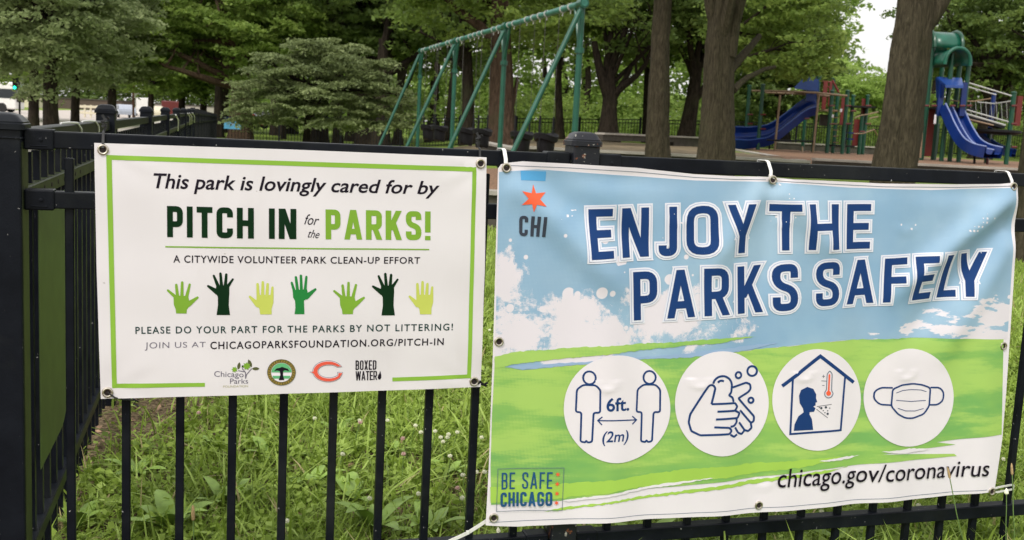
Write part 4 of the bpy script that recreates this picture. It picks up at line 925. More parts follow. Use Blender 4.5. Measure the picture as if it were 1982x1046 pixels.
def tree(label, base, r, top, crown, mat, barkm='bark', N=90, size=.17, nclump=260, limbs=7, cat='tree', group=None, seed=0, flare=1.35, clump=(.55, 1.0), thick=.22, lean=None, name='tree', low=None, fork=None, aspect=.5, flat=.8, cutfun=None, extra=None):
    """base (x,y,z); top (x,y,z) of the trunk; crown: list of ellipsoids (cx,cy,cz,rx,ry,rz)"""
    rs = np.random.RandomState(seed + 100); rr = random.Random(seed)
    base = np.array(base, float); top = np.array(top, float); t_ = thing(name, tuple(base), label, cat, group)
    H = top[2] - base[2]; tp = []; rad = []
    wob = rr.uniform(-1, 1) * .02 * H
    for i in range(13):
        u = i / 12; p = base + (top - base) * u + np.array([math.sin(u * 5 + seed) * wob * .5 * (u > 0), math.cos(u * 4 + seed) * wob * .3 * (u > 0), 0])
        tp.append(p); rad.append(r * ((1 - .45 * u) + (flare - 1) * math.exp(-u * H / .45)))
    tp.insert(0, base - np.array([0, 0, .4])); rad.insert(0, rad[0] * 1.1)
    if r > .19 and base[1] < 25:                     # near trunks: ridged bark as real relief
        zz = [p[2] for p in tp]; rz = np.linspace(zz[0], zz[-1], 110); Pz = np.stack([np.interp(rz, zz, [p[j] for p in tp]) for j in (0, 1)] + [rz], 1); rd = np.interp(rz, zz, rad)
        m = MB(); m.tube(list(Pz), list(rd), 56); V = np.array(m.V); cc = np.repeat(Pz, 56, axis=0); dv = V - cc; dl = np.linalg.norm(dv, axis=1)[:, None]; dv = dv / (dl + 1e-9)
        dsp = np.array([noise.noise(Vector((v[0] * 17, v[1] * 17, v[2] * 3.6))) * .5 + abs(noise.noise(Vector((v[0] * 34 + 5, v[1] * 34, v[2] * 6.5)))) * .7 + noise.noise(Vector((v[0] * 4, v[1] * 4, v[2] * 1.3))) * .9 for v in V])
        V = V + dv * dsp[:, None] * .022; m.V = list(V)
    else:
        m = MB(); m.tube(tp, rad, 16)
    V = np.array(m.V); an = np.arctan2(V[:, 1] - base[1], V[:, 0] - base[0])
    ax = np.stack([np.interp(V[:, 2], [p[2] for p in tp], [p[j] for p in tp]) for j in (0, 1)], 1)
    rel = V[:, :2] - ax; V[:, :2] = ax + rel * (1 + .07 * np.sin(an * 3 + seed)[:, None] + .05 * np.sin(an * 7 + V[:, 2] * 1.3)[:, None]); m.V = list(V)
    m.build('trunk', M[barkm], t_, smooth=True, org=base)
    # crown clumps inside the ellipsoids
    Cs = []; vol = np.array([c[3] * c[4] * c[5] for c in crown]); vol = vol / vol.sum()
    for c, f in zip(crown, vol):
        k_ = max(3, int(nclump * f * .86)); g_ = rs.normal(size=(k_ * 2, 3)); g_ /= np.linalg.norm(g_, axis=1)[:, None]; q_ = g_ * (rs.rand(k_ * 2) ** .42)[:, None]
        P = np.array(c[:3]) + q_ * np.array(c[3:]); P = P[:k_]; Cs.append(P)
    Cs = np.concatenate(Cs)
    if low is not None: Cs = Cs[Cs[:, 2] > low + rs.normal(size=len(Cs)) * .25]
    if cutfun is not None: Cs = Cs[cutfun(Cs)]
    if extra is not None: Cs = np.concatenate([Cs, np.array(extra, float)])
    lm = MB()
    for i in range(limbs):
        a = tp[rr.randint(7, 12)] if limbs > 2 else tp[10]; tgt = Cs[rr.randrange(len(Cs))]
        for _ in range(8):
            q_ = Cs[rr.randrange(len(Cs))]
            if q_[2] > a[2] - .3 and np.linalg.norm(q_ - a) > .5 * np.linalg.norm(tgt - a): tgt = q_; break
        P = bend(a, tgt, 5, .12, rr); r0 = r * rr.uniform(.28, .5); lm.tube(P, [r0 * (1 - .8 * k_ / 5) for k_ in range(6)], 7)
        for j in range(3):
            s0 = P[2 + j]; q_ = Cs[np.argsort(np.linalg.norm(Cs - s0, axis=1))[rr.randint(3, 14) % len(Cs)]]
            lm.tube(bend(s0, q_, 3, .12, rr), [r0 * .35 * (1 - .25 * k_) for k_ in range(4)], 5)
    if fork:
        for f in fork: lm.tube(bend(f[0], f[1], 5, .06, rr), [f[2] * (1 - .5 * k_ / 5) for k_ in range(6)], 10)
    if lm.V: lm.build('limb', M[barkm], t_, smooth=True, org=base)
    m_ = len(Cs); Rr = rs.uniform(clump[0], clump[1], m_); T = Rr * thick * rs.uniform(.7, 1.3, m_)
    V, F, tt = leaves(Cs - base, Rr, T, N, size, rs, flat=flat, aspect=aspect)
    c = obj('crown', mesh_np('crown', V, F, M[mat], attr=tt), t_)
    return t_
def no_gap(C_):                                   # crowns stop where the white sky opens
    d = C_ - CAM; z_ = d @ FW; px = CX + FPX * (d @ RT) / z_; m_ = 620.0 / np.maximum(z_, 5)
    return ~((px > 1636 - m_) & (px < 1745 + m_ * .3))
def gz(x, y): return float(hgt(x, y))
def at(px, Y, py=None):
    """ground point that shows at column px at distance Y (row of the trunk base)"""
    p = atY(px, py if py is not None else 300, Y); return (p[0], Y, gz(p[0], Y))
def up(px, py, Y): p = atY(px, py, Y); return (p[0], p[1], p[2])

# thick park trunks near the playground
b = at(1277, 19, 300); tree('slim straight brown trunk behind the middle of the front fence', b, .20, (*up(1276, -160, 19)[:2], 5.8), [(b[0], 19, 7.2, 3.6, 3.4, 2.3)], 'leaf_mid', N=130, size=.15, nclump=150, limbs=6, seed=1, group='thick park trees near the playground', low=4.2, clump=(.5, .9), flare=1.25)
b = at(1381, 17.5, 305); tp2 = up(1402, -30, 17.5); tree('thick forked trunk left of the far blue slide', b, .285, (tp2[0], 17.5, 4.6), [(b[0] + .3, 17.8, 7.0, 4.4, 3.6, 2.5)], 'leaf_mid', N=130, size=.15, nclump=190, limbs=8, seed=2, group='thick park trees near the playground', cutfun=no_gap, low=3.9, clump=(.5, .9), flare=1.22,
    fork=[(up(1400, 95, 17.5), up(1368, -40, 17.4), .15), (up(1405, 110, 17.5), up(1450, -50, 17.6), .17), (up(1420, 175, 17.5), up(1500, 130, 18.5), .06), (up(1408, 140, 17.5), up(1470, 70, 18.5), .09)])
b = at(1733, 12.9, 330); tp3 = up(1786, -60, 12.9); tree('big leaning bare trunk between the two play structures', (b[0] - .07, b[1], gz(b[0], 12.6)), .275, (tp3[0], 12.9, 4.4), [(tp3[0] + 1.2, 13.6, 6.8, 3.6, 3.2, 2.0)], 'leaf_mid', N=130, size=.13, nclump=130, limbs=5, seed=3, group='thick park trees near the playground', low=4.9, clump=(.5, .9), flare=1.15,
    fork=[(up(1776, 60, 12.9), up(1850, -60, 13.0), .14)])
b = atY(1993, 490, 12.2); tree('mossy trunk at the right edge beside the banner', (b[0], b[1], gz(b[0], 12.2)), .24, (b[0] - .02, 12.3, 4.2), [(b[0] + 1.6, 12.6, 6.4, 2.8, 2.6, 1.6)], 'leaf_mid', N=120, size=.13, nclump=90, limbs=4, seed=4, group='thick park trees near the playground', low=5.0, clump=(.5, .8), flare=1.3)
# trunks further in
b = at(973, 31, 280); tree('broad reddish brown trunk behind the swing seats', b, .40, up(968, -40, 31), [(b[0] - .3, 31.5, 5.9, 4.2, 3.2, 2.5)], 'leaf_mid', 'bark_red', N=100, size=.2, nclump=210, limbs=8, seed=5, low=2.7, flare=1.3, fork=[(up(985, 225, 31), up(1002, 150, 31.3), .10)])
b = at(905, 41, 280); tree('dark slim trunk left of the broad swing trunk', b, .26, up(903, 0, 41), [(b[0], 41.5, 6.5, 3.6, 3, 3)], 'leaf_dark', 'bark_dark', N=80, size=.25, nclump=150, limbs=6, seed=6, low=2.6)
b = at(1083, 41, 280); tree('thin dark trunk right of the swing seats', b, .16, up(1078, 20, 41), [(b[0], 41.5, 6.7, 3.2, 3, 2.6)], 'leaf_mid', 'bark_dark', N=80, size=.24, nclump=150, limbs=5, seed=7, low=3.2)
b = at(1176, 39, 270); tree('dark forked trunk between the nearest swing post and the slim trunk', b, .34, up(1180, 130, 39), [(b[0], 39.5, 6.6, 4.2, 3.2, 2.8)], 'leaf_dark', 'bark_dark', N=90, size=.22, nclump=210, limbs=7, seed=8, low=3.3,
    fork=[(up(1178, 190, 39), up(1150, 80, 39), .22), (up(1184, 195, 39), up(1222, 130, 39), .15)])
b = at(1325, 41, 270); tree('dark leaning trunk between the two thick trunks', b, .33, up(1352, 120, 41), [(b[0] + .8, 41.5, 6.2, 4.2, 3, 2.6)], 'leaf_dark', 'bark_dark', N=90, size=.22, nclump=200, limbs=7, seed=9, low=3.2)
b = at(1250, 44, 270); tree('slim dark trunk just left of the slim straight trunk', b, .15, up(1254, 60, 44), [(b[0], 44.5, 6.4, 3.2, 3, 2.6)], 'leaf_mid', 'bark_dark', N=80, size=.24, nclump=150, limbs=5, seed=10, low=2.8)
b = at(1520, 50, 280); tree('shady dark tree behind the far blue slide', b, .30, up(1500, 110, 50), [(b[0] + .3, 50, 5.6, 3.3, 3, 3.8), (b[0] - 2.0, 50, 4.2, 2.0, 3, 2.6)], 'leaf_dark', 'bark_dark', N=100, size=.24, nclump=330, limbs=9, seed=11, cutfun=no_gap, low=1.7)
b = at(1900, 46, 285); tree('large dark tree behind the tunnel roof of the play tower', b, .38, up(1940, 90, 46), [(b[0] + .6, 46.5, 6.4, 4.6, 3.2, 3.4)], 'leaf_dark', 'bark_dark', N=110, size=.22, nclump=330, limbs=12, seed=12, low=2.8,
    fork=[(up(1935, 190, 46), up(1878, 110, 46), .15), (up(1940, 200, 46), up(1976, 70, 46), .2)])
b = at(1640, 62, 285); tree('pale yellow green young tree under the patch of white sky', b, .14, up(1650, 190, 62), [(b[0] - .1, 62, 3.7, 2.7, 2.4, 2.2), (b[0] + 1.6, 62.5, 3.4, 2.0, 2.2, 1.8)], 'leaf_bright', N=90, size=.24, nclump=230, limbs=8, seed=13, low=.9)
b = at(1392, 33, 280); tree('leafy mid green tree rising over the far slide', b, .18, up(1420, 40, 33), [(b[0] + 1.9, 33.5, 5.2, 2.5, 2.4, 2.2)], 'leaf_mid', 'bark_dark', N=100, size=.18, nclump=170, limbs=7, seed=14, cutfun=no_gap, low=2.5)
# centre and left
b = at(716, 49, 270); tree('massive dark trunk above the spreading tree', b, .62, up(716, -20, 49), [(b[0] - 2.6, 50, 6.4, 4.6, 3.4, 3.0), (b[0] + 3, 50.5, 6.2, 3.4, 3, 3.0)], 'leaf_dark', 'bark_dark', N=110, size=.25, nclump=400, limbs=12, seed=15, low=2.6,
    fork=[(up(716, 130, 49), up(690, 20, 49), .35), (up(722, 140, 49), up(775, 60, 49), .22)])
b = at(466, 47, 262); tree('broad brown trunk behind the small blue sign', b, .50, up(470, 60, 47), [(b[0] - 1.0, 47.5, 5.8, 4.3, 3.2, 3.2), (b[0] - 3.4, 47, 4.1, 2.2, 2.4, 1.8), (b[0] + 1.2, 46, 5.0, 2.3, 2.3, 2.6)], 'leaf_mid', 'bark_red', N=110, size=.24, nclump=430, limbs=12, seed=16, low=1.75)
b = at(423, 56, 255); tree('narrow dark trunk left of the small blue sign', b, .26, up(426, 60, 56), [(b[0] - .5, 56.5, 6.0, 3.6, 3, 3.2)], 'leaf_dark', 'bark_dark', N=80, size=.28, nclump=180, limbs=7, seed=17, low=2.4)
for j, (px, D, r_) in enumerate(((548, 60, .13), (618, 53, .40), (655, 49, .22), (680, 63, .30), (738, 46, .40), (770, 60, .25))):
    lab = ['thin trunk on the shaded lawn left of the spreading tree stem', 'stout trunk on the lawn under the spreading tree', 'medium trunk right of the stout lawn trunk', 'pale distant trunk on the sunny lawn', 'wide low trunk left of the farthest swing leg', 'distant trunk just left of the farthest swing leg'][j]
    b = at(px, D, 262); tree(lab, b, r_, (b[0], D, 4.6), [(b[0], D + .5, 6.6, 3.4, 2.8, 2.8)], ['leaf_dark', 'leaf_mid'][j % 2], 'bark_dark', N=70, size=.30, nclump=130, limbs=4, seed=20 + j, low=3.2, group='trees on the far lawn', flare=1.4)
# spreading layered tree
b = at(592, 36.5, 262); cz = []
rs_ = np.random.RandomState(5)
for L_ in range(7):
    z_ = 1.15 + L_ * .40; rmax = 3.15 * math.sqrt(max(0.03, 1 - ((z_ - 1.35) / 2.42) ** 2))
    for k_ in range(int(13 + rmax * 13)):
        a_ = rs_.rand() * 2 * PI; q_ = rmax * rs_.rand() ** .5; cz.append((b[0] + .55 + q_ * math.cos(a_) * (1.0 if math.cos(a_) < 0 else 1.08), 36.5 + q_ * math.sin(a_) * .8, z_ + rs_.normal() * .08 - .10 * q_ * .4))
tree('low spreading tree with flat grey green layers', b, .13, (b[0] + .1, 36.5, 2.3), [(b[0], 36.5, 2, 1, 1, .5)], 'leaf_grey', 'bark_dark', N=150, size=.13, nclump=12, limbs=14, seed=30, clump=(.38, .74), thick=.085, extra=cz, flat=1.6)
# street side trees
def stree(label, px, Y, r, cr, seed, low, mat='leaf_street', n=300, N=110, size=.14, topz=4.6, g='street trees beyond the side fence'):
    p = atY(px, 215, Y); b = (p[0], Y, -.15); tree(label, b, r, (p[0] + .05, Y, topz), [(p[0] + c[0], Y + c[1], c[2], c[3], c[4], c[5]) for c in cr], mat, 'bark_dark', N=N, size=size, nclump=n, limbs=10, seed=seed, low=low, group=g, clump=(.4, .8))
stree('ivy covered street tree just right of the corner post', 100, 27, .20, [(-.6, 0, 4.0, 2.3, 2.0, 2.2), (0, 0, 1.55, .55, .5, 1.2)], 31, .45, n=330)
stree('dark street tree in front of the pale road', 147, 30, .13, [(.2, 0, 4.0, 2.0, 2.0, 2.2), (.1, 0, 2.3, .9, .8, .7)], 32, 1.45, n=270)
stree('street tree with two stems above the second fence post', 216, 46, .20, [(-.2, 0, 4.4, 2.6, 2.2, 2.8)], 33, 1.75, n=290, size=.19)
stree('tall street tree at the top left corner', -60, 33, .22, [(.9, 0, 4.9, 2.6, 2.4, 2.4)], 34, 2.3, n=260)
stree('distant street tree beside the red signpost', 292, 66, .20, [(0, 0, 4.8, 3.4, 3.0, 3.2)], 35, 1.95, 'leaf_mid', n=190, size=.28, N=80)
stree('distant street tree over the far end of the side fence', 352, 72, .25, [(0, 0, 5.2, 3.8, 3.0, 3.6)], 36, 1.95, 'leaf_dark', n=200, size=.3, N=80)
stree('slim brown street tree beside the corner post cap', 64, 40, .20, [(0, 0, 4.9, 2.6, 2.2, 2.6), (.2, 0, 1.6, .5, .5, .9)], 37, .6, n=190, size=.18)
# leafy boughs of trees that stand outside the frame, hanging in along the top
# far wood behind everything, one mass with the opening of white sky
rsw = np.random.RandomState(77); cl = []
for k_ in range(2600):
    px = rsw.uniform(-150, 2150); Y = rsw.uniform(66, 84); base_y = 185 + (px + 0) * .05
    x = (px - CX) / FPX * Y; z = rsw.uniform(-.2, 12.5) if px > 380 else rsw.uniform(2.6, 12.5)
    lim = 12.5
    if 1615 < px < 1745: lim = 4.2 + .9 * math.sin(px * .05) + (.018 * abs(px - 1680)) 
    if px > 380 and px < 930 and z < 2.2 and rsw.rand() < .93: continue          # open lawn under the crowns
    if z > lim: continue
    cl.append((x, Y, z + (.25 if px > 1000 else 0)))
for k_ in range(1500):
    px = rsw.uniform(430, 2150); Y = rsw.uniform(100, 118); cl.append(((px - CX) / FPX * Y, Y, rsw.uniform(-.2, 5.5)))
cl = np.array(cl); V, F, tt = leaves(cl, rsw.uniform(1.0, 1.9, len(cl)), rsw.uniform(.35, .6, len(cl)), 62, .42, rsw)
tag(obj('far_wood', mesh_np('far_wood', V, F, M['leaf_wood'], attr=tt)), 'mass of bright green leaves closing the far side of the park', 'woods', kind='stuff')
sc_ = []
for k_ in range(420):
    px = rsw.uniform(-150, 480); Y = rsw.uniform(245, 262); sc_.append(((px - CX) / FPX * Y, Y, 1 + rsw.rand() * 15))
sc_ = np.array(sc_); V, F, tt = leaves(sc_, rsw.uniform(2.5, 4.5, len(sc_)), rsw.uniform(1.2, 2.2, len(sc_)), 60, 1.1, rsw)
tag(obj('far_street_trees', mesh_np('far_street_trees', V, F, M['leaf_dark'], attr=tt)), 'soft mass of trees at the far end of the street', 'woods', kind='stuff')
tr_ = MB()
for k_ in range(60):
    px = rsw.uniform(380, 2100); px = px + 160 if 1570 < px < 1760 else px; Y = rsw.uniform(66, 80); x = (px - CX) / FPX * Y; tr_.tube([(x, Y, -.5), (x + rsw.normal() * .2, Y, 4), (x + rsw.normal() * .6, Y, 9)], [.28, .22, .12], 6)
tag(tr_.build('distant_stems', M['bark_dark']), 'many distant dark stems under the far leaves', 'woods', kind='stuff')
# undergrowth between the far fence and the wood, right of the swings
us = []
for k_ in range(420):
    px = rsw.uniform(940, 2080); Y = rsw.uniform(51, 60); x = (px - CX) / FPX * Y; us.append((x, Y, gz(x, Y) + rsw.rand() ** 1.3 * 1.9))
us = np.array(us); V, F, tt = leaves(us, rsw.uniform(.5, .9, len(us)), rsw.uniform(.3, .5, len(us)), 60, .24, rsw, flat=.4)
tag(obj('undergrowth', mesh_np('undergrowth', V, F, M['leaf_mid'], attr=tt)), 'bushy undergrowth behind the far fence', 'bushes', kind='stuff')

# ------------------------------------------------------------------ far fence
def far_panel_fence(name, label, P0, P1, npan, z0, z1, top0, top1):
    P0 = np.array(P0[:2], float); P1 = np.array(P1[:2], float); org = np.array([P0[0], P0[1], z0]); t_ = thing(name, org, label, 'fence')
    d = P1 - P0; L = np.linalg.norm(d); d3 = np.array([d[0] / L, d[1] / L, 0]); n3 = np.array([-d3[1], d3[0], 0]); pm = MB()
    for i in range(npan + 1):
        u = i / npan; p = P0 + d * u; zt = top0 + (top1 - top0) * u; zb = z0 + (z1 - z0) * u
        m = MB(); m.box((p[0], p[1], (zt + .08 + zb - .3) / 2), (.038, .038, (zt + .08 - zb + .3) / 2), (d3, n3, (0, 0, 1))); m.build('post', M['far_black'], t_, org=org)
        if i < npan:
            q = P0 + d * (i + 1) / npan; zt2 = top0 + (top1 - top0) * (i + 1) / npan; zb2 = z0 + (z1 - z0) * (i + 1) / npan
            for a0, a1 in ((zt, zt2), (zt - .15, zt2 - .15), (zb + .12, zb2 + .12)):
                A = np.array([p[0], p[1], a0 - .02]); B = np.array([q[0], q[1], a1 - .02]); dd = B - A; LL = np.linalg.norm(dd); dd = dd / LL
                m = MB(); m.box((A + B) / 2, (LL / 2 - .045, .018, .02), (dd, n3, np.cross(dd, n3))); m.build('rail', M['far_black'], t_, org=org)
            for k_ in range(1, 20):
                uu = k_ / 20; c_ = p + (q - p) * uu; a = zt + (zt2 - zt) * uu; bb = zb + (zb2 - zb) * uu
                pm.box((c_[0], c_[1], (a - .03 + bb + .05) / 2), (.0095, .0095, (a - .03 - bb - .05) / 2), (d3, n3, (0, 0, 1)))
    o = pm.build('pickets', M['far_black'], t_, org=org); o['kind'] = 'stuff'
    return t_
cA0 = atY(418, 226, 42); e0 = SP + SD * 16.8
far_panel_fence('metal_fence', 'black fence turning in from the side fence towards the small blue sign', (e0[0], e0[1]), (cA0[0], 42), 11, -.02, -.2, 1.185, 1.0)
pts_ = [(418, 226.5, 42), (1000, 229, 45), (1240, 231, 47), (1640, 241, 49), (2100, 262, 51)]
LF = ['black fence across the far lawn under the spreading tree', 'black fence in front of the undergrowth behind the forked trunk', 'black fence behind the thick trunks and the far slide', 'black fence behind the play tower at the right']
for j in range(4):
    a = atY(*pts_[j]); b = atY(*pts_[j + 1]); n_ = max(1, int(round(math.hypot(b[0] - a[0], b[1] - a[1]) / 2.42)))
    far_panel_fence('metal_fence', LF[j], a, b, n_, a[2] - 1.22, b[2] - 1.22, a[2], b[2])
# small blue sign on the far fence
a = atY(434, 226, 41.9); b = atY(467, 251, 41.9); sg = thing('park_sign', (a[0], 41.88, b[2]), 'small distant blue sign with dark navy top hung on the far fence', 'sign')
W_, H_ = b[0] - a[0], a[2] - b[2]
m = MB(); m.box((W_ / 2, 0, H_ * .5), (W_ / 2, .006, H_ / 2)); m.build('sheet', M['signblue'], sg)
m = MB(); m.box((W_ / 2, -.008, H_ * .82), (W_ / 2, .004, H_ * .18)); m.build('header_band', M['signnavy'], sg)
m = MB(); m.box((W_ * .48, -.009, H_ * .86), (W_ * .22, .003, .018)); m.box((W_ * .48, -.009, H_ * .77), (W_ * .27, .003, .012)); m.build('header_line', M['streak'], sg)['kind'] = 'stuff'
m = MB(); m.lathe((W_ * .5, 0, H_ * .34), [(.05, 0), (.05, .12), (.03, .16)], 8); o = m.build('figure_print', M['streak'], sg); o.scale = (1, .15, 1); o.location = (0, -.008, 0)

# ------------------------------------------------------------------ swings
B0 = np.array([.870, 16.7]); BV = np.array([-1.233, 4.4]); BL_ = np.linalg.norm(BV); bd = np.array([*(BV / BL_), 0]); ZT_ = 3.15
sw = thing('swing_frame', (B0[0], B0[1], .7), 'tall green pipe swing frame with slanted braces', 'swing frame'); O_ = np.array([B0[0], B0[1], .7])
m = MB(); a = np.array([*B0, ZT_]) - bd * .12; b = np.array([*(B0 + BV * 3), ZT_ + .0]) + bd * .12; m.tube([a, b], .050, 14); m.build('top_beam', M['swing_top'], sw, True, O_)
px_ = np.array([-.93, -.36, 0]); px_ = px_ / np.linalg.norm(px_)
for i in range(4):
    p = np.array([*(B0 + BV * i), 0]); gzz = gz(p[0], p[1])
    m = MB(); m.tube([p + (0, 0, gzz - .3), p + (0, 0, ZT_ - .02)], .051, 14); m.build('post', M['swing_green'], sw, True, O_)
    m = MB(); m.tube([p + (0, 0, ZT_ - .75), p + (0, 0, ZT_ - .67)], .075, 14); m.tube([p - bd * .11 + (0, 0, ZT_), p + bd * .11 + (0, 0, ZT_)], .074, 14); m.build('collar', M['swing_green'], sw, True, O_)['kind'] = 'stuff'
    f = p + px_ * 1.38; m = MB(); m.tube([p + px_ * .07 - bd * .12 + (0, 0, ZT_ - .12), np.array([f[0], f[1], gz(f[0], f[1]) - .2]) - bd * .3], .040, 12); m.build('brace', M['swing_green'], sw, True, O_)
    m = MB()
    for s in (-1, 1):
        if (i, s) not in ((0, -1), (3, 1)): m.tube([p + (0, 0, ZT_ - .70), p + bd * s * .34 + (0, 0, ZT_ - .02)], .026, 8)
    m.build('fork_brace', M['swing_green'], sw, True, O_)
for i in range(3):
    for u in (.12, .21, .40, .49, .58, .67, .86, .94):
        p = np.array([*(B0 + BV * (i + u)), ZT_]); m = MB(); m.tube([p - bd * .02, p + bd * .02], .062, 12); m.tube([p + (0, 0, -.05), p + (0, 0, -.11)], .012, 6); m.build('hanger', M['lgrey'], sw, True, O_)['kind'] = 'stuff'
def bucket():
    r_ = bpy.data.objects.new('bucket_swing', None); COL.objects.link(r_)
    m = MB(); n_ = 20; rows = [(.13, .10, -.36), (.14, .11, -.33), (.155, .12, -.12), (.20, .155, -.10), (.215, .17, -.01), (.205, .16, .0), (.19, .145, -.02), (.14, .11, -.10)]
    P = np.array([[(rx * math.cos(2 * PI * k_ / n_), ry * math.sin(2 * PI * k_ / n_), z_ + .03 * math.cos(4 * PI * k_ / n_)) for k_ in range(n_ + 1)] for rx, ry, z_ in rows]); m.grid(P)
    b_ = len(m.V); m.F.append(tuple(range(0, n_))); m.build('seat', M['rubber'], r_, True)
    for s in (-1, 1):
        m = MB(); m.tube([(s * .19, 0, -.02), (s * .215, .0, -.22), (s * .13, 0, -.33)], .007, 6); m.build('side_strap', M['rubber'], r_, True)
    ch = []
    for s in (-1, 1):
        m = MB(); m.tube([(s * .20, 0, -.02), (s * .205, 0, .30)], .016, 6); m.build('chain_sleeve', M['rubber'], r_, True)
        m = MB(); zt = 2.05
        for k_ in range(34): z_ = .30 + k_ * (zt - .30) / 34; m.box((s * (.205 + .0 * k_), 0, z_ + .02), (.0022 if k_ % 2 else .0042, .0042 if k_ % 2 else .0022, .022))
        o = m.build('chain', M['chain'], r_); o['kind'] = 'stuff'
    return r_
proto = bucket(); first = True
spots = [(0, .33, 'bucket swing nearest to the front fence, left of the tall swing post'), (0, .66, 'bucket swing just left of the nearest one in the first bay'), (1, .33, 'right bucket swing of the middle bay before the broad trunk'), (1, .66, 'left bucket swing of the middle bay beside the slanted brace'),
         (2, .33, 'right bucket swing of the farthest bay'), (2, .66, 'left bucket swing of the farthest bay, smallest of all')]
for i, u, lab in spots:
    if first: r_ = proto; first = False; kids = list(proto.children)
    else:
        r_ = proto.copy(); COL.objects.link(r_)
        for ch_ in kids: c_ = ch_.copy(); COL.objects.link(c_); c_.parent = r_
    p = B0 + BV * (i + u); r_.scale = (1.22, 1.22, 1.0); r_.location = (p[0], p[1], ZT_ - 2.03); r_.rotation_euler = (0, 0, math.atan2(bd[1], bd[0]) + random.uniform(-.9, -.5)); tag(r_, lab, 'swing', 'black bucket swings under the green frame')

# ------------------------------------------------------------------ playground
def post(par, px, ytop, yfoot, Y, mat='play_green', r=.066, org=None, ball=True):
    a = atY(px[0], ytop, Y); z0 = gz(a[0], Y) - .2; m = MB()
    m.lathe((a[0], Y, z0), [(r, 0), (r, a[2] - z0 - .05)] + ([(r * 1.25, a[2] - z0 - .045), (r * 1.25, a[2] - z0 - .02), (r * .9, a[2] - z0), (r * .4, a[2] - z0 + .012)] if ball else []), 12)
    m.build('post', M[mat], par, True, org)
def pipe(par, name, P, r, mat, org, n=8): m = MB(); m.tube(P, r, n); return m.build(name, M[mat], par, True, org)
def panel(par, name, x0, y0, x1, y1, Y, mat, org, th=.02, holes=0):
    ym = (y0 + y1) / 2; a = atY(x0, ym, Y); b = atY(x1, ym, Y); a = (a[0], Y, atY((x0 + x1) / 2, y0, Y)[2]); b = (b[0], Y, atY((x0 + x1) / 2, y1, Y)[2]); m = MB(); m.box(((a[0] + b[0]) / 2, Y, (a[2] + b[2]) / 2), (abs(b[0] - a[0]) / 2, th, abs(a[2] - b[2]) / 2)); return m.build(name, M[mat], par, org=org)
def slide_mesh(path, half, wall, across, lanes=2, mat='blue'):
    """path: list of 3-D points down the slide; across: unit sideways vector; cross-section with side walls and a middle ridge"""
    A = np.array(across, float); sec = []
    w_ = half; sec = [(-w_ - .03, -.10), (-w_ - .03, wall), (-w_ + .03, wall), (-w_ + .05, .04)]
    for L_ in range(lanes):
        x0 = -w_ + .05 + L_ * (2 * w_ - .1) / lanes; x1 = x0 + (2 * w_ - .1) / lanes
        sec += [(x0 + .08, 0), (x1 - .08, 0)]
        if L_ < lanes - 1: sec += [(x1 - .025, .12), (x1 + .025, .12)]
    sec += [(w_ - .05, .04), (w_ - .03, wall), (w_ + .03, wall), (w_ + .03, -.10)]
    P = []
    for i, p in enumerate(path):
        p = np.array(p, float); t_ = np.array(path[min(i + 1, len(path) - 1)], float) - np.array(path[max(i - 1, 0)], float); t_ /= np.linalg.norm(t_); up_ = np.cross(A, t_); up_ = up_ if up_[2] > 0 else -up_
        P.append([p + A * a + up_ * h for a, h in sec])
    m = MB(); m.grid(np.array(P)); b_ = len(sec); m.F += [(i * b_, i * b_ + b_ - 1, (i + 1) * b_ + b_ - 1, (i + 1) * b_) for i in range(len(path) - 1)]
    return m, np.array(P), sec
def smooth_path(pts, n_=5):
    P = [np.array(p, float) for p in pts]; out = []
    for i in range(len(P) - 1):
        p0 = P[max(i - 1, 0)]; p1 = P[i]; p2 = P[i + 1]; p3 = P[min(i + 2, len(P) - 1)]
        for k_ in range(n_): u = k_ / n_; out.append(.5 * ((2 * p1) + (p2 - p0) * u + (2 * p0 - 5 * p1 + 4 * p2 - p3) * u * u + (3 * p1 - p0 - 3 * p2 + p3) * u ** 3))
    out.append(P[-1]); return out
# left play structure
o0 = np.array(atY(1560, 290, 39)); o0[2] = .8
pl = thing('play_structure', tuple(o0), 'play structure with overhead tan beam and one wide blue slide facing left', 'playground equipment')
for px, yt, Y in ((1451, 165, 37.5), (1477, 163, 36.5), (1562, 187, 40), (1586, 147, 38.5), (1614, 151, 42), (1611, 175, 36.5), (1622, 182, 38.5), (1641, 175, 36.5), (1652, 184, 38.5), (1680, 184, 38.5), (1669, 223, 37.5)): post(pl, (px, 0), yt, 0, Y, org=o0)
pipe(pl, 'overhead_beam', [atY(1455, 176, 37), atY(1520, 177, 36.6), atY(1581, 180, 36.2), atY(1640, 186, 36.2)], .034, 'tan', o0)
pipe(pl, 'overhead_beam', [atY(1482, 179, 38.4), atY(1560, 183, 37.6), atY(1612, 187, 37.2)], .04, 'tan', o0)
for a_ in ((1510, 184, 296), (1585, 183, 304)):
    P = atY(a_[0], a_[1], 36.4); pipe(pl, 'tan_post', [P, (P[0] - .03, P[1], .75)], .04, 'tan', o0)
pipe(pl, 'tan_post', [atY(1553, 285, 36.0), atY(1553, 308, 35.0)], .035, 'tan', o0)
pipe(pl, 'low_rail', [atY(1484, 271.5, 36), atY(1574, 274, 36)], .03, 'rubber', o0)
path = smooth_path([atY(1581, 206, 37.6), atY(1562, 212, 37.5), atY(1535, 232, 37.3), atY(1508, 253, 37.1), atY(1486, 265, 37.0), atY(1455, 270, 36.9), atY(1430, 270.5, 36.8), atY(1408, 270.5, 36.8)])
ac = np.array([.18, .88, .44]); m, PP, sec = slide_mesh(path, .50, .24, ac, 2); m.build('slide', M['blue'], pl, True, o0)
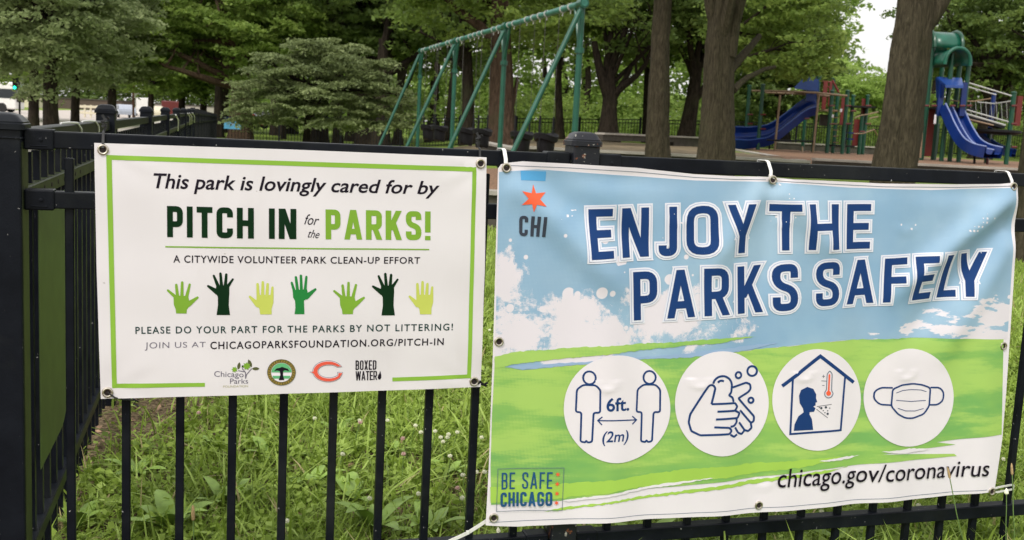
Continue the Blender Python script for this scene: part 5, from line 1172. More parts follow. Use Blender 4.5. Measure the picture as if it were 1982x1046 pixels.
for k_ in (1, len(sec) - 3): pipe(pl, 'slide_rim', [q + (0, 0, .008) for q in (PP[:, k_] + PP[:, k_ + 1]) / 2], .028, 'blue_light', o0, 6)
nearp = [(1538, 169), (1546, 160), (1558, 150), (1570, 146.5), (1578, 148), (1583, 154)]
row0 = [atY(x_, y_, 37.0) for x_, y_ in nearp]; row1 = [atY(x_ - 1, y_ + 1, 38.3) for x_, y_ in nearp]; base0 = [atY(x_, 172 + (x_ - 1538) * .12, 37.0) for x_, y_ in nearp]
m = MB(); m.grid(np.array([row0, row1])); m.grid(np.array([row0, base0])); m.grid(np.array([[row0[-1], row1[-1]], [np.array(atY(1583, 178, 37.0)), np.array(atY(1582, 178, 38.3))]])); o = m.build('slide_hood', M['blue_light'], pl, False, o0); md = o.modifiers.new('s', 'SOLIDIFY'); md.thickness = .04
panel(pl, 'hood_side', 1560, 174, 1580, 196, 37.05, 'blue', o0, .03)
for x0, y0, x1, y1, Y in ((1627, 189, 1635.5, 242, 37.8), (1667, 191, 1677.5, 222, 38.6), (1651, 231, 1666, 283, 37.6)): panel(pl, 'red_panel', x0, y0, x1, y1, Y, 'red', o0)
for x0, y0, x1, y1 in ((1592, 156, 1600, 212), (1604, 160, 1609, 206)): panel(pl, 'red_frame_bar', x0, y0, x1, y1, 39, 'red', o0, .03)
pipe(pl, 'red_rail', [atY(1611, 156, 39), atY(1624, 180, 39)], .04, 'red', o0); pipe(pl, 'red_rail', [atY(1592, 158, 39), atY(1613, 160, 39)], .03, 'red', o0); pipe(pl, 'red_rail', [atY(1601, 166, 39), atY(1613, 180, 39)], .03, 'red', o0)
panel(pl, 'deck', 1587, 213, 1612, 216, 39, 'tan', o0, .6)
for y_, x_ in ((256, 1640), (268, 1640), (281, 1610)):
    panel(pl, 'step', x_ - 1, y_, x_ + (8 if x_ > 1620 else 40), y_ + 3, 37.3, 'blue' if x_ > 1620 else 'rubber', o0, .25)
for P in ([atY(1682, 221, 38), atY(1700, 217, 38)], [atY(1652, 259, 37), atY(1670, 259, 37), atY(1692, 251, 37.5), atY(1698, 262, 38)], [atY(1654, 229, 37), atY(1665, 224, 37), atY(1683, 221, 38)], [atY(1682, 230, 38), atY(1700, 226, 38)]): pipe(pl, 'climber_pipe', P, .022, 'tan', o0, 6)
for x_, y_ in ((1604, 208), (1626, 211), (1610, 222)): panel(pl, 'label_plate', x_, y_, x_ + 4, y_ + 6, 36.9, 'sheetwhite', o0, .01)
for x_ in (1452, 1477): 
    for y_ in (222, 250): pipe(pl, 'clamp', [atY(x_ - 5, y_, 36.4 if x_ > 1460 else 37.4), atY(x_ + 5, y_, 36.4 if x_ > 1460 else 37.4)], .03, 'maroon', o0, 6)
for x_, Y in ((1431, 36.7), (1489, 37)): pipe(pl, 'slide_leg', [atY(x_, 276, Y), atY(x_, 289, Y)], .03, 'rubber', o0, 6)
for k_ in range(7): pipe(pl, 'ladder_rung', [atY(1502 + k_ * 18, 178.5 + k_ * .6, 36.5), atY(1504 + k_ * 18, 181 + k_ * .6, 38.0)], .018, 'tan', o0, 6)
for k_ in range(6): pipe(pl, 'climber_rung', [atY(1613, 216 + k_ * 12, 37.4), atY(1622, 216 + k_ * 12, 38.2)], .02, 'maroon', o0, 6)
for x_, y_ in ((1452, 240), (1642, 205), (1642, 240), (1611, 205), (1611, 240), (1681, 205), (1681, 240), (1669, 255), (1652, 215), (1562, 230)): pipe(pl, 'clamp', [atY(x_ - 5, y_, 36.3), atY(x_ + 5, y_, 36.3)], .028, 'maroon', o0, 6)
panel(pl, 'mesh_panel', 1586, 222, 1604, 244, 39.2, 'dark_stone', o0, .02)
panel(pl, 'deck', 1640, 206, 1684, 209, 38.6, 'rubber', o0, .6)
# right play structure
o1 = np.array(atY(1850, 310, 31.5)); o1[2] = .8; YR = 31.5
pr = thing('play_structure', tuple(o1), 'tall play tower with green tunnel roofs and double blue slide behind the leaning trunk', 'playground equipment')
def fp3(x, y, Y=YR): return np.array(atY(x, y, Y))
for px, yt, Y, mt in ((1793, 118, 33, 'play_green'), (1808, 70, 31.5, 'play_green'), (1827, 100, 33, 'play_green'), (1844, 100, 31.2, 'play_green'), (1863, 75, 31.5, 'play_green'), (1876, 118, 31.2, 'play_green'), (1916, 248, 32, 'play_green'), (1924, 181, 33.5, 'blue'), (1963, 178, 31, 'play_green'), (1815, 240, 33.5, 'play_green')): post(pr, (px, 0), yt, 0, Y, mt, org=o1, ball=yt > 170)
def arch(c0, c1, r_, name, Y0, Y1):
    """half-cylinder roof from the arch at c0 to the arch at c1"""
    return
def tunnel(xl, xr, ytop, ybot, Y0, Y1, label):
    """barrel roof spanning left-right: arches at both ends"""
    zt = atY(xl, ytop, Y0)[2]; zb = atY(xl, ybot, Y0)[2]; h_ = zt - zb; xa = atY(xl, ytop, Y0)[0]; xb = atY(xr, ytop, Y0)[0]; Yc = (Y0 + Y1) / 2; ry = (Y1 - Y0) / 2
    P = np.array([[(x_, Yc - ry * math.cos(PI * k_ / 14), zb + h_ * math.sin(PI * k_ / 14) ** .8) for k_ in range(15)] for x_ in np.linspace(xa, xb, 4)])
    m = MB(); m.grid(P); o = m.build('tunnel_roof', M['tunnel_green'], pr, True, o1); md = o.modifiers.new('s', 'SOLIDIFY'); md.thickness = .025
    for x_ in (xa, xb): pipe(pr, 'roof_arch', [(x_, Yc - ry * 1.04 * math.cos(PI * k_ / 14), zb + h_ * 1.04 * math.sin(PI * k_ / 14) ** .8) for k_ in range(15)], .055, 'play_green', o1, 8)
tunnel(1812, 1866, 58, 92, 31.1, 32.3, '')
def tunnel_facing(xl, xr, ytop, ybot, Y0, Y1):
    zt = atY(xl, ytop, Y0)[2]; zb = atY(xl, ybot, Y0)[2]; h_ = zt - zb; xa = atY(xl, ytop, Y0)[0]; xb = atY(xr, ytop, Y0)[0]; xc = (xa + xb) / 2; rx = (xb - xa) / 2
    P = np.array([[(xc - rx * math.cos(PI * k_ / 14) - (y_ - Y0) * .22, y_, zb + h_ * math.sin(PI * k_ / 14) ** .8) for k_ in range(15)] for y_ in np.linspace(Y0, Y1, 4)])
    m = MB(); m.grid(P); o = m.build('tunnel_roof', M['tunnel_green'], pr, True, o1); md = o.modifiers.new('s', 'SOLIDIFY'); md.thickness = .025
    for y_ in (Y0, Y1): pipe(pr, 'roof_arch', [(xc - rx * 1.03 * math.cos(PI * k_ / 14) - (y_ - Y0) * .22, y_, zb + h_ * 1.03 * math.sin(PI * k_ / 14) ** .8) for k_ in range(15)] , .055, 'tunnel_green', o1, 8)
tunnel_facing(1833, 1881, 93, 125, 30.9, 33.0)
# blue slide entrance hood and double slide
for i, (px) in enumerate((1816, 1860)): panel(pr, 'slide_side_panel', px - 1, 160, px + 9, 225, 31.0, 'blue', o1, .05)
hd = np.array([[fp3(1813, 151, 31.3), fp3(1861, 153, 31.3)], [fp3(1830, 166, 30.7), fp3(1864, 167, 30.7)], [fp3(1829, 170, 30.7), fp3(1864, 171, 30.7)]]); m = MB(); m.grid(hd); o = m.build('slide_hood', M['blue_light'], pr, False, o1); md = o.modifiers.new('s', 'SOLIDIFY'); md.thickness = .03
m = MB(); m.grid(np.array([[fp3(1813, 151, 31.3), fp3(1830, 167, 30.7)], [fp3(1814, 190, 31.2), fp3(1824, 190, 30.9)]])); o = m.build('slide_hood_cheek', M['blue'], pr, False, o1); md = o.modifiers.new('s', 'SOLIDIFY'); md.thickness = .03
path = smooth_path([fp3(1838, 211, 31.2), fp3(1845, 226, 30.9), fp3(1857, 252, 30.4), fp3(1872, 276, 29.9), fp3(1888, 289, 29.5), fp3(1905, 296, 29.2), fp3(1922, 299.5, 29.0)])
m, PP, sec = slide_mesh(path, .42, .20, np.array([.80, .60, 0]) / 1.0, 2); m.build('double_slide', M['blue'], pr, True, o1)
for k_ in (1, 6, len(sec) - 3): pipe(pr, 'slide_rim', [q + (0, 0, .01) for q in (PP[:, k_] + PP[:, k_ + 1]) / 2], .020, 'blue_rim', o1, 6)
path = smooth_path([fp3(1890, 262, 32.2), fp3(1915, 282, 32), fp3(1940, 293, 31.6), fp3(1962, 299, 31.2)])
m, PP, sec = slide_mesh(path, .30, .16, np.array([.55, .83, 0]), 1); m.build('small_slide', M['blue'], pr, True, o1)
for k_ in (1, len(sec) - 3): pipe(pr, 'slide_rim', [q + (0, 0, .01) for q in (PP[:, k_] + PP[:, k_ + 1]) / 2], .014, 'blue_light', o1, 6)
for x_, mt in ((1886, 'rubber'), (1911, 'maroon')): pipe(pr, 'slide_leg', [fp3(x_, 300, 29.6), fp3(x_, 319, 29.6)], .035, mt, o1, 8)
# sloping bridge with rails
for (x0, y0), (x1, y1), r_, mt, nm in (((1866, 158), (1958, 186), .022, 'lgrey', 'bridge_rail'), ((1865, 166), (1928, 184), .020, 'lgrey', 'bridge_rail'), ((1868, 212), (1955, 237), .022, 'lgrey', 'bridge_rail'), ((1871, 221), (1946, 243), .03, 'lgrey', 'bridge_edge'), ((1874, 231), (1923, 243), .025, 'tan', 'bridge_edge')): pipe(pr, nm, [fp3(x0, y0, 31.2), fp3(x1, y1, 31.0)], r_, mt, o1, 6)
pipe(pr, 'net_rope', [fp3(1825, 191, 31.2), fp3(1850, 196, 31.2), fp3(1885, 196.5, 31.2), fp3(1918, 191, 31.2)], .02, 'tan', o1, 6); pipe(pr, 'net_rope', [fp3(1892, 198, 31.6), fp3(1925, 201, 31.4), fp3(1957, 196, 31.0)], .018, 'lgrey', o1, 6)
A = [fp3(1871, 223, 31.2), fp3(1946, 245, 31.0)]; B = [fp3(1871, 223, 31.2) + (0.25, 1.1, 0), fp3(1946, 245, 31.0) + (0.25, 1.1, 0)]
m = MB(); m.grid(np.array([A, B])); o = m.build('bridge_deck', M['rubber'], pr, False, o1); md = o.modifiers.new('s', 'SOLIDIFY'); md.thickness = .07
for k_ in range(22): x_ = 1874 + k_ * 4.0; f_ = (x_ - 1871) / 75; panel(pr, 'baluster', x_, 199 + 0 * f_, x_ + .9, 222 + 20 * f_ - 3, 32.3, 'far_black', o1, .012)
m = MB(); c_ = fp3(1930, 252, 31.4); m.lathe((c_[0], c_[1], c_[2] - .12), [(.55, 0), (.66, .06), (.66, .12), (.3, .14)], 16); m.build('round_deck', M['rubber'], pr, True, o1)
panel(pr, 'red_wall', 1775, 212, 1806, 303, 32.4, 'red', o1, .03); panel(pr, 'red_side_panel', 1966, 186, 1976, 244, 31.3, 'red', o1, .05); panel(pr, 'red_side_panel', 1829, 192, 1834, 206, 31.6, 'red', o1)
P0_ = fp3(1789, 164, 31); P1_ = fp3(1781, 306, 31); pipe(pr, 'ladder_rail', [P0_, P1_], .04, 'tan', o1)
for k_ in range(6): y_ = 203 + k_ * 18; pipe(pr, 'ladder_rung', [fp3(1776 - k_ * .8, y_, 31.1), fp3(1788 - k_, y_, 31.1)], .02, 'lgrey' if k_ < 3 else 'tan', o1, 6)
panel(pr, 'deck', 1802, 209, 1868, 213, 31.8, 'rubber', o1, .6)
for x_, y0, y1 in ((1808, 222, 240),): panel(pr, 'label_plate', x_, y0, x_ + 4, y1, 31.0, 'sheetwhite', o1, .01)

# ------------------------------------------------------------------ street furniture and vehicles
for x_, y_ in ((1793, 205), (1808, 205), (1844, 205), (1863, 205), (1876, 205), (1963, 205), (1963, 240), (1963, 285)): pipe(pr, 'clamp', [fp3(x_ - 5, y_, 30.9), fp3(x_ + 5, y_, 30.9)], .03, 'maroon', o1, 6)
for k_ in range(9): pipe(pr, 'net_rope', [fp3(1868 + k_ * 10, 197 + (k_ % 2), 31.5), fp3(1870 + k_ * 10, 218 + k_ * 2.6, 31.5)], .008, 'lgrey', o1, 4)
def car(label, px, py, Y, yaw, paint, L=4.5, W=1.8, H=1.45, name='parked_car', van=False, cat='car'):
    p = atY(px, py, Y); t_ = thing(name, (p[0], Y, -.14), label, cat, rotz=yaw)
    prof = [(-L / 2, .35), (-L / 2 + .05, .78), (-L * .30, .95), (-L * .16, H - .03), (L * .12, H), (L * .28, H - .12), (L / 2 - .1, .95), (L / 2, .70), (L / 2, .35)] if not van else [(-L / 2, .35), (-L / 2 + .02, H * .45), (-L * .40, H * .55), (-L * .30, H - .1), (-L * .22, H), (L / 2 - .05, H), (L / 2, H - .1), (L / 2, .35)]
    n_ = len(prof); m = MB()
    for s, k_ in ((-1, 1), (1, 1)):
        for x_, z_ in prof: m.V.append(np.array([x_, s * (W / 2 - (.16 if z_ > 1.05 and not van else .02)), z_]))
    m.F = [tuple(range(n_))[::-1], tuple(range(n_, 2 * n_))] + [(i, (i + 1) % n_, n_ + (i + 1) % n_, n_ + i) for i in range(n_)]; m.build('body', M[paint], t_)
    for s in (-1, 1):
        m = MB(); w2 = W / 2 - (.10 if not van else .015) 
        if van: m.V = [np.array(q) for q in ((-L * .36, s * w2, H * .55), (-L * .29, s * w2, H - .25), (-L * .14, s * w2, H - .25), (-L * .14, s * w2, H * .55))]
        else: m.V = [np.array(q) for q in ((-L * .27, s * (w2 + .06), .97), (-L * .16, s * (w2 - .04), H - .12), (L * .24, s * (w2 - .04), H - .16), (L * .36, s * (w2 + .06), .97))]
        m.V += [q + np.array([0, s * .01, 0]) for q in m.V]; m.F = [(0, 1, 2, 3), (7, 6, 5, 4), (0, 4, 5, 1), (1, 5, 6, 2), (2, 6, 7, 3), (3, 7, 4, 0)]; m.build('side_window', M['glass'], t_)
        for x_ in (-L * .31, L * .31):
            m = MB(); m.lathe((0, 0, 0), [(.32, -.1), (.33, -.08), (.33, .08), (.32, .1)], 16); o = m.build('wheel', M['tyre'], t_, True); o.rotation_euler = (PI / 2, 0, 0); o.location = (x_, s * (W / 2 - .08), .33)
        m = MB(); m.box((-L / 2 + .02, s * (W / 2 - .35), .68), (.04, .16, .07)); m.build('headlight', M['cream'], t_)
    m = MB(); x0, z0, x1, z1 = (-L * .30 - .02, .98, -L * .17 - .02, H - .06) if not van else (-L * .40 - .02, H * .58, -L * .31 - .02, H - .18)
    m.V = [np.array(q) for q in ((x0, -W / 2 + .25, z0), (x0, W / 2 - .25, z0), (x1, W / 2 - .3, z1), (x1, -W / 2 + .3, z1))]; m.V += [q + np.array([-.015, 0, .01]) for q in m.V]; m.F = [(0, 1, 2, 3), (7, 6, 5, 4), (0, 4, 5, 1), (1, 5, 6, 2), (2, 6, 7, 3), (3, 7, 4, 0)]; m.build('windscreen', M['glass'], t_)
    return t_
fy = R(105.7) - PI - .0
car('silver blue car driving away on the pale road', 240, 213, 118, R(105.7) + PI + .25, 'carblue')
car('white box van beyond the red signpost', 278, 205, 150, R(105.7) + PI + .1, 'white', 5.6, 2.1, 2.5, 'white_van', True, 'van')
car('car with warm headlights between two fence post caps', 302, 214, 125, R(105.7) + PI, 'cream')
car('dark red van just above the far post caps', 331, 207, 140, R(105.7) + PI, 'maroon', 5, 2.2, 2.2, 'parked_van', True, 'van')
car('bright red parked car beside the small blue sign', 474, 231, 88, R(170), 'carred', 4.4)
car('dark grey parked car beyond the lawn left of the spreading tree', 530, 226, 100, R(178), 'tyre', 4.6)
# bus
p = atY(1, 200, 112); bs = thing('city_bus', (p[0], 112, -.14), 'white city bus with dark windows at the left edge', 'bus', rotz=R(186))
m = MB(); m.box((4.0, 0, 1.75), (6.0, 1.28, 1.40)); o = m.build('body', M['white'], bs); bv = o.modifiers.new('b', 'BEVEL'); bv.width = .15; bv.segments = 2
for k_ in range(6):
    m = MB(); m.box((-1.2 + k_ * 1.9, 0, 1.95), (.85, 1.30, .48)); m.build('side_window', M['glass'], bs)
m = MB(); m.box((-1.98, 0, 1.75), (.05, 1.1, .62)); m.build('windscreen', M['glass'], bs)
m = MB(); m.box((-1.98, 0, 2.75), (.05, .8, .16)); m.build('destination_display', M['signblue'], bs)
for x_ in (-.6, 7.2):
    for s in (-1, 1):
        m = MB(); m.lathe((0, 0, 0), [(.48, -.14), (.5, -.1), (.5, .1), (.48, .14)], 16); o = m.build('wheel', M['tyre'], bs, True); o.rotation_euler = (PI / 2, 0, 0); o.location = (x_, s * 1.15, .5)
# traffic light
p = atY(38, 210, 86); tl = thing('traffic_light', (p[0], 86, -.14), 'green traffic light on a dark pole at the far left', 'traffic light')
zl = atY(33, 166, 86)[2] + .14
m = MB(); m.tube([(0, 0, 0), (0, 0, zl + .9)], .08, 10); m.build('pole', M['far_black'], tl, True)
m = MB(); m.box((-.28, -.1, zl + .15), (.17, .13, .5)); m.build('signal_box', M['far_black'], tl)
def glow(name, col, e):
    q = NT(name); q.p.inputs['Base Color'].default_value = col; q.p.inputs['Emission Color'].default_value = col; q.p.inputs['Emission Strength'].default_value = e; return q.m
M['lamp_green'] = glow('lit_green_lamp', (.02, .9, .45, 1), 3.0)
for k_, mt in ((0, 'lamp_green'), (1, 'hole'), (2, 'hole')):
    m = MB(); m.lathe((0, 0, 0), [(.13, 0), (.12, .04), (.06, .06)], 14); o = m.build('lamp', M[mt], tl, True); o.rotation_euler = (PI / 2, 0, 0); o.location = (-.28, -.23, zl - .17 + k_ * .31)
# signpost with white box
p = atY(258, 222, 84); spt = thing('sign_post', (p[0], 84, -.14), 'rusty red street pole with a small white plate', 'street sign')
zt = atY(258, 160, 84)[2] + .14; zp = atY(263, 184, 84)[2] + .14
m = MB(); m.tube([(0, 0, 0), (0, 0, zt)], .085, 10); m.build('pole', M['rust'], spt, True)
m = MB(); m.box((.28, -.11, zp), (.17, .015, .24)); m.build('plate', M['white'], spt)
# timber barrier by the road
p = atY(170, 207, 105); tb = thing('street_barrier', (p[0], 105, -.14), 'pale timber barrier boards beyond the road between two street trees', 'barrier')
for k_ in range(4): m = MB(); m.box((-.9 + k_ * .6, 0, .6), (.07, .07, .62)); m.build('upright', M['cream'], tb)
for z_ in (.45, 1.05): m = MB(); m.box((0, -.09, z_), (1.25, .02, .12)); m.build('board', M['cream'], tb)
# pale building far down the street
def building(px0, px1, ytop, Y, label, mat, seed):
    a = atY(px0, ytop, Y); b = atY(px1, ytop, Y); t_ = thing('street_building', (a[0], Y, -.2), label, 'building'); W_ = b[0] - a[0]; H_ = a[2] + .2
    m = MB(); m.box((W_ / 2, 4, H_ / 2), (W_ / 2, 4, H_ / 2)); m.build('wall', M[mat], t_)
    m = MB(); m.box((W_ / 2, 4, H_ + .12), (W_ / 2 + .15, 4.15, .12)); m.build('roof', M['dark_stone'], t_)
    k_ = max(2, int(W_ / 3))
    for i in range(k_):
        for z_ in np.arange(1.6, H_ - 1, 3.0):
            m = MB(); m.box((W_ * (i + .5) / k_, -.02, z_), (.55, .03, .75)); f_ = m.build('window', M['concrete'], t_)
            m = MB(); m.box((W_ * (i + .5) / k_, -.06, z_), (.47, .02, .67)); o = m.build('pane', M['glass'], f_)
building(-120, 70, 178, 210, 'low pale building across the street at the far left', 'cream', 1)
building(95, 235, 190, 230, 'low brick building across the street behind the street trees', 'dull_brick', 2)
building(300, 420, 202, 240, 'small grey building at the end of the street', 'concrete', 3)

# ------------------------------------------------------------------ foreground grass and weeds
def blades(X, Y, Z, Ln, Wd, rs, lean=.5):
    n_ = len(X); az = rs.rand(n_) * 2 * PI; ln = np.abs(rs.normal(size=n_)) * lean + .12; cur = rs.uniform(.3, 1.1, n_)
    D = np.stack([np.cos(az), np.sin(az)], 1); fa = az + PI / 2 + rs.normal(size=n_) * .6; S_ = np.stack([np.cos(fa), np.sin(fa)], 1)
    V = np.zeros((n_, 7, 3)); B = np.stack([X, Y, Z], 1)
    for j, (u, w_) in enumerate(((0, .8), (.38, 1.0), (.74, .7), (1, 0))):
        h = Ln * (u - .28 * ln * cur * u * u); o = Ln * ln * (u ** 1.7)
        c = B.copy(); c[:, 0] += D[:, 0] * o; c[:, 1] += D[:, 1] * o; c[:, 2] += h
        if j < 3:
            V[:, 2 * j] = c; V[:, 2 * j + 1] = c; V[:, 2 * j, :2] -= S_ * (Wd * w_ / 2)[:, None]; V[:, 2 * j + 1, :2] += S_ * (Wd * w_ / 2)[:, None]
        else: V[:, 6] = c
    b = np.arange(n_)[:, None] * 7
    F = np.concatenate([b + np.array([0, 1, 3, 2]), b + np.array([2, 3, 5, 4])]); F3 = b + np.array([4, 5, 6])
    return V.reshape(-1, 3), F, F3
def mesh_mixed(name, V, F4, F3, mat, tt):
    me = bpy.data.meshes.new(name); me.vertices.add(len(V)); me.vertices.foreach_set('co', V.astype(np.float32).ravel())
    nl = F4.size + F3.size; me.loops.add(nl); me.loops.foreach_set('vertex_index', np.concatenate([F4.ravel(), F3.ravel()]).astype(np.int32))
    ls = np.concatenate([np.arange(len(F4)) * 4, F4.size + np.arange(len(F3)) * 3]).astype(np.int32); me.polygons.add(len(ls)); me.polygons.foreach_set('loop_start', ls); me.update(calc_edges=True)
    a = me.attributes.new('tint', 'FLOAT', 'POINT'); a.data.foreach_set('value', tt.astype(np.float32)); me.materials.append(mat); return me
rg = np.random.RandomState(3)
def scatter(n_, x0, x1, y0, y1, keep):
    X = rg.uniform(x0, x1, n_); Y = rg.uniform(y0, y1, n_); k_ = rg.rand(n_) < keep(X, Y)
    la = (X - SP[0]) * SN[0] + (Y - SP[1]) * SN[1]; k_ &= (la < .10) | (la > .0) * (la < 3.3) * (rg.rand(n_) < .5); return X[k_], Y[k_]
def patch(X, Y): return np.clip(.78 + .55 * np.sin(X * 2.3 + Y * 1.1 + 1) * np.cos(Y * 1.9 - X * .7) + .3 * (X + .3), .10, 1)
def cond(X, Y): # thinner litter strip near the side fence
    la = -((X - SP[0]) * SN[0] + (Y - SP[1]) * SN[1]); return patch(X, Y) * np.clip(.30 + la * 1.1, .22, 1)
X1, Y1 = scatter(86000, -2.4, 3.4, 2.0, 4.6, cond)
V1, A1, T1 = blades(X1, Y1, hgt(X1, Y1) - .01, rg.gamma(3, .020, len(X1)) + .02, rg.uniform(.003, .0105, len(X1)), rg, .95)
X2, Y2 = scatter(76000, -3.2, 5.0, 4.6, 8.0, lambda a, b: .35 + .65 * cond(a, b))
V2, A2, T2 = blades(X2, Y2, hgt(X2, Y2) - .01, rg.gamma(3, .018, len(X2)) + .02, rg.uniform(.005, .012, len(X2)), rg, .9)
X3, Y3 = scatter(42000, -4, 8.5, 8.0, 12.6, lambda a, b: .8 + 0 * a)
V3, A3, T3 = blades(X3, Y3, hgt(X3, Y3) - .01, rg.uniform(.04, .08, len(X3)), rg.uniform(.007, .012, len(X3)), rg, .5)
n1, n2 = len(V1), len(V2)
VV = np.concatenate([V1, V2, V3]); AA = np.concatenate([A1, A2 + n1, A3 + n1 + n2]); TT_ = np.concatenate([T1, T2 + n1, T3 + n1 + n2])
tt = np.repeat(rg.rand(len(VV) // 7), 7)
tag(obj('grass', mesh_mixed('grass', VV, AA, TT_, M['grass'], tt)), 'weedy green grass growing behind the front fence', 'grass', kind='stuff')
# small clover and weed leaves near the ground
cn = []
for k_ in range(5200):
    x, y = rg.uniform(-2.1, 3.2), rg.uniform(2.3, 6.5)
    if rg.rand() < patch(np.array(x), np.array(y)) and -((x - SP[0]) * SN[0] + (y - SP[1]) * SN[1]) > .05: cn.append((x, y, gz(x, y) + rg.uniform(.02, .06)))
cn = np.array(cn); V, F, tt = leaves(cn, rg.uniform(.05, .12, len(cn)), rg.uniform(.01, .03, len(cn)), 26, .026, rg, flat=1.6, aspect=.75)
tag(obj('undergrowth', mesh_np('clover_leaves', V, F, M['grass'], attr=tt * .9)), 'low clover leaves among the grass blades', 'ground cover', kind='stuff')
# litter flakes
n_ = 5200; X = rg.uniform(-2.2, 2.8, n_); Y = rg.uniform(2.2, 6.2, n_); Z = hgt(X, Y) + rg.uniform(.004, .022, n_)
V, F, tt = leaves(np.stack([X, Y, Z], 1), np.full(n_, .01), np.full(n_, .004), 1, .026, rg, flat=2.2, aspect=.6)
tag(obj('leaf_litter', mesh_np('leaf_litter', V, F, M['litter'], attr=tt)), 'dry brown leaf litter between the weeds', 'leaf litter', kind='stuff')
# broad leaved weeds: each a plant of its own
def rosette(x, y, n_, L, seed, label, group, stalks=0, upright=.6):
    rr = random.Random(seed); t_ = thing('weed_plant', (x, y, gz(x, y)), label, 'weed', group)
    for k_ in range(n_):
        a = 2 * PI * k_ / n_ + rr.uniform(-.4, .4); l_ = L * rr.uniform(.6, 1.15); w_ = l_ * rr.uniform(.13, .2); el = rr.uniform(.35, 1.2) * upright + .2; P = []
        for j in range(7):
            u = j / 6; r_ = l_ * u * math.cos(el * (1 - .5 * u)); z_ = l_ * u * math.sin(el) * (1 - .35 * u * u) + .01; ww = w_ * (math.sin(PI * min(1, u * .93 + .05)) ** .8) 
            c = np.array([r_ * math.cos(a), r_ * math.sin(a), z_]); s_v = np.array([-math.sin(a), math.cos(a), 0]); P.append([c - s_v * ww + (0, 0, ww * .35), c, c + s_v * ww + (0, 0, ww * .35)])
        m = MB(); m.grid(np.array(P)); m.build('leaf', M['weed'], t_, True)
    return t_
def seed_stalk(base, tip, label, r_=.0016, head=.035, mat='seed', group='seed stalks of plantain weeds', hr=.0052):
    base = np.array(base, float); tip = np.array(tip, float); t_ = thing('seed_stalk', tuple(base), label, 'weed', group); P = bend(base, tip, 6, .04, random.Random(int(abs(tip[0]) * 1000)))
    m = MB(); m.tube(P, r_, 6); m.build('stem', M['stem'], t_, True, base); d = (P[-1] - P[-2]) / np.linalg.norm(P[-1] - P[-2])
    m = MB(); m.tube([P[-1] - d * .004, P[-1], P[-1] + d * head * .5, P[-1] + d * head, P[-1] + d * (head + .006)], [hr * .4, hr, hr * .95, hr * .75, .001], 8); m.build('seed_head', M[mat], t_, True, base)
def gpt(x, y):
    d = ray(x, y); t_ = -EYE / d[2]; return CAM + d * t_
k_ = 0
for x, y, n_, L, up_ in ((720, 1010, 8, .15, 1.0), (330, 1010, 7, .16, .9), (150, 1000, 6, .14, 1.0), (600, 930, 7, .12, .8), (680, 950, 7, .11, .7), (830, 1020, 7, .13, .8), (430, 960, 7, .12, .8), (760, 860, 6, .10, .7), (520, 870, 6, .11, .8), (260, 900, 6, .11, .8), (870, 900, 6, .10, .7), (400, 850, 6, .09, .7), (650, 820, 6, .10, .6), (1640, 1040, 6, .12, .8), (1250, 1040, 6, .12, .8)):
    p = gpt(x, y + 30); lab = ['broad leaved weed at the bottom right of the sixth picket', 'broad leaved weed between the first and second pickets at the bottom', 'pale broad leaved weed beside the corner post foot', 'broad leaved weed clump below the sign emblems', 'rounded weed leaves right of the fifth picket', 'dark weed leaves near the eighth picket at the bottom', 'broad leaved weed between third and fourth pickets', 'small weed rosette below the right half of the white sign', 'small weed rosette left of the fifth picket', 'small weed rosette right of the first picket', 'small weed rosette near the last picket before the banner', 'tiny weed rosette below the left logo', 'tiny weed rosette just under the white sign edge', 'weed leaves under the banner edge between two pickets', 'weed leaves below the house icon side of the banner'][k_]
    rosette(p[0], p[1], n_, L, 50 + k_, lab, None, upright=up_); k_ += 1
a = gpt(380, 1150); seed_stalk(a, atY(374, 1005, a[1]), 'tan plantain seed head left of the second picket at the bottom', head=.032)
for x, y, xb, lab in ((1838, 912, 1890, 'long leaning seed stalk crossing the lower right corner of the banner'), (1959, 905, 1962, 'upright seed stalk right of the banner corner')):
    Yf = 2.75; a = atY(xb, 1130, Yf); seed_stalk((a[0], Yf, max(a[2], 0)), atY(x, y + 12, Yf), lab, r_=.0013, head=.022, hr=.0035)
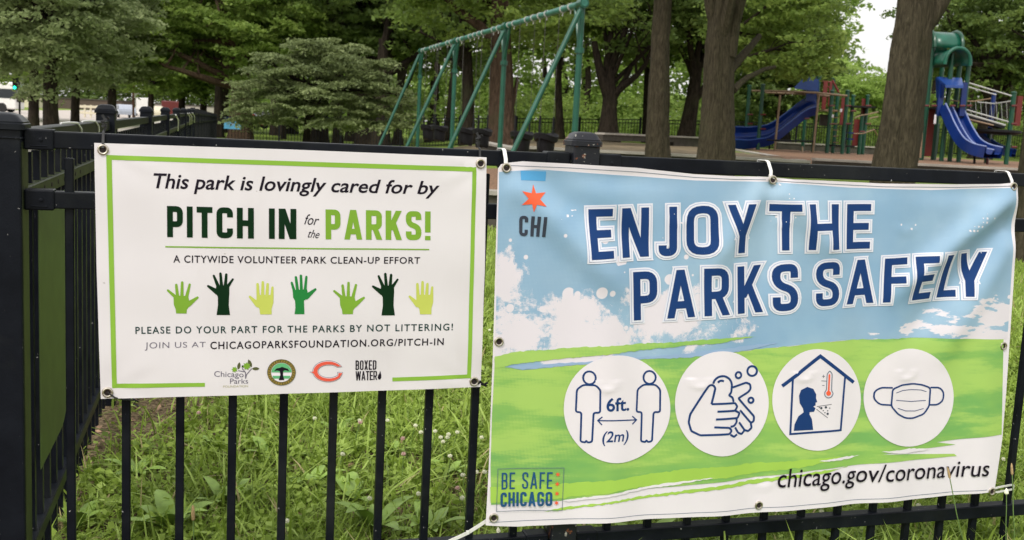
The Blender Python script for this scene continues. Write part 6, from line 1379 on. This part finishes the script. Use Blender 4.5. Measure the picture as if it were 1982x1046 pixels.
for x, y, lab in ((1948, 955, 'yellowish weed flower head low beside the banner corner'), (965, 1030, 'yellowish weed flower head under the lower left banner corner')):
    Yf = 2.72; a = atY(x, 1120, Yf); seed_stalk((a[0], Yf, a[2]), atY(x, y, Yf), lab, r_=.0012, head=.008, mat='clover', group=None, hr=.006)
fl = [(609, 811, 0), (696, 815, 0), (750, 815, 0), (804, 825, 0), (815, 838, 0), (842, 836, 0), (853, 848, 0), (858, 856, 0), (866, 848, 0), (868, 842, 0), (885, 838, 0), (932, 848, 0), (663, 880, 0), (781, 880, 1), (871, 884, 0), (896, 921, 0), (922, 915, 0), (938, 915, 0), (886, 946, 1), (810, 957, 0), (715, 966, 0), (895, 965, 0), (555, 1010, 0), (780, 850, 1), (948, 640, 0), (1590, 992, 0), (1778, 980, 0), (1942, 890, 0), (697, 819, 1), (385, 800, 1)]
fproto = [None, None]
for x, y, pk_ in fl:
    d = ray(x, y); h_ = .10 + .05 * random.random(); t_ = -(EYE - h_) / d[2]; p = CAM + d * t_
    if fproto[pk_] is None:
        r_ = bpy.data.objects.new('clover_flower', None); COL.objects.link(r_); m = MB(); m.tube([(0, 0, -.16), (.004, .002, -.08), (0, 0, -.006)], .0011, 5); m.build('stem', M['stem'], r_, True)
        rr = random.Random(9); m = MB()
        for k_ in range(26):
            z_ = -1 + 2 * (k_ + .5) / 26; a_ = k_ * 2.4; rq = math.sqrt(1 - z_ * z_); c = np.array([rq * math.cos(a_), rq * math.sin(a_), z_ * .8 + .15]); m.tube([c * .003, c * .0085 + (0, 0, .001)], [.0018, .0011], 5)
        o = m.build('blossom', M['cloverpink' if pk_ else 'clover'], r_); o['kind'] = 'stuff'; fproto[pk_] = (r_, list(r_.children))
    else:
        r0_, ks = fproto[pk_]; r_ = r0_.copy(); COL.objects.link(r_)
        for c_ in ks: cc = c_.copy(); COL.objects.link(cc); cc.parent = r_
    r_.location = tuple(p); r_.rotation_euler = (random.uniform(-.3, .3), random.uniform(-.3, .3), random.uniform(0, 6)); tag(r_, 'pinkish faded clover blossom among the grass blades' if pk_ else 'small round white clover blossom among the grass blades', 'clover flower', 'faded pink clover blossoms in the grass' if pk_ else 'white clover blossoms in the grass')
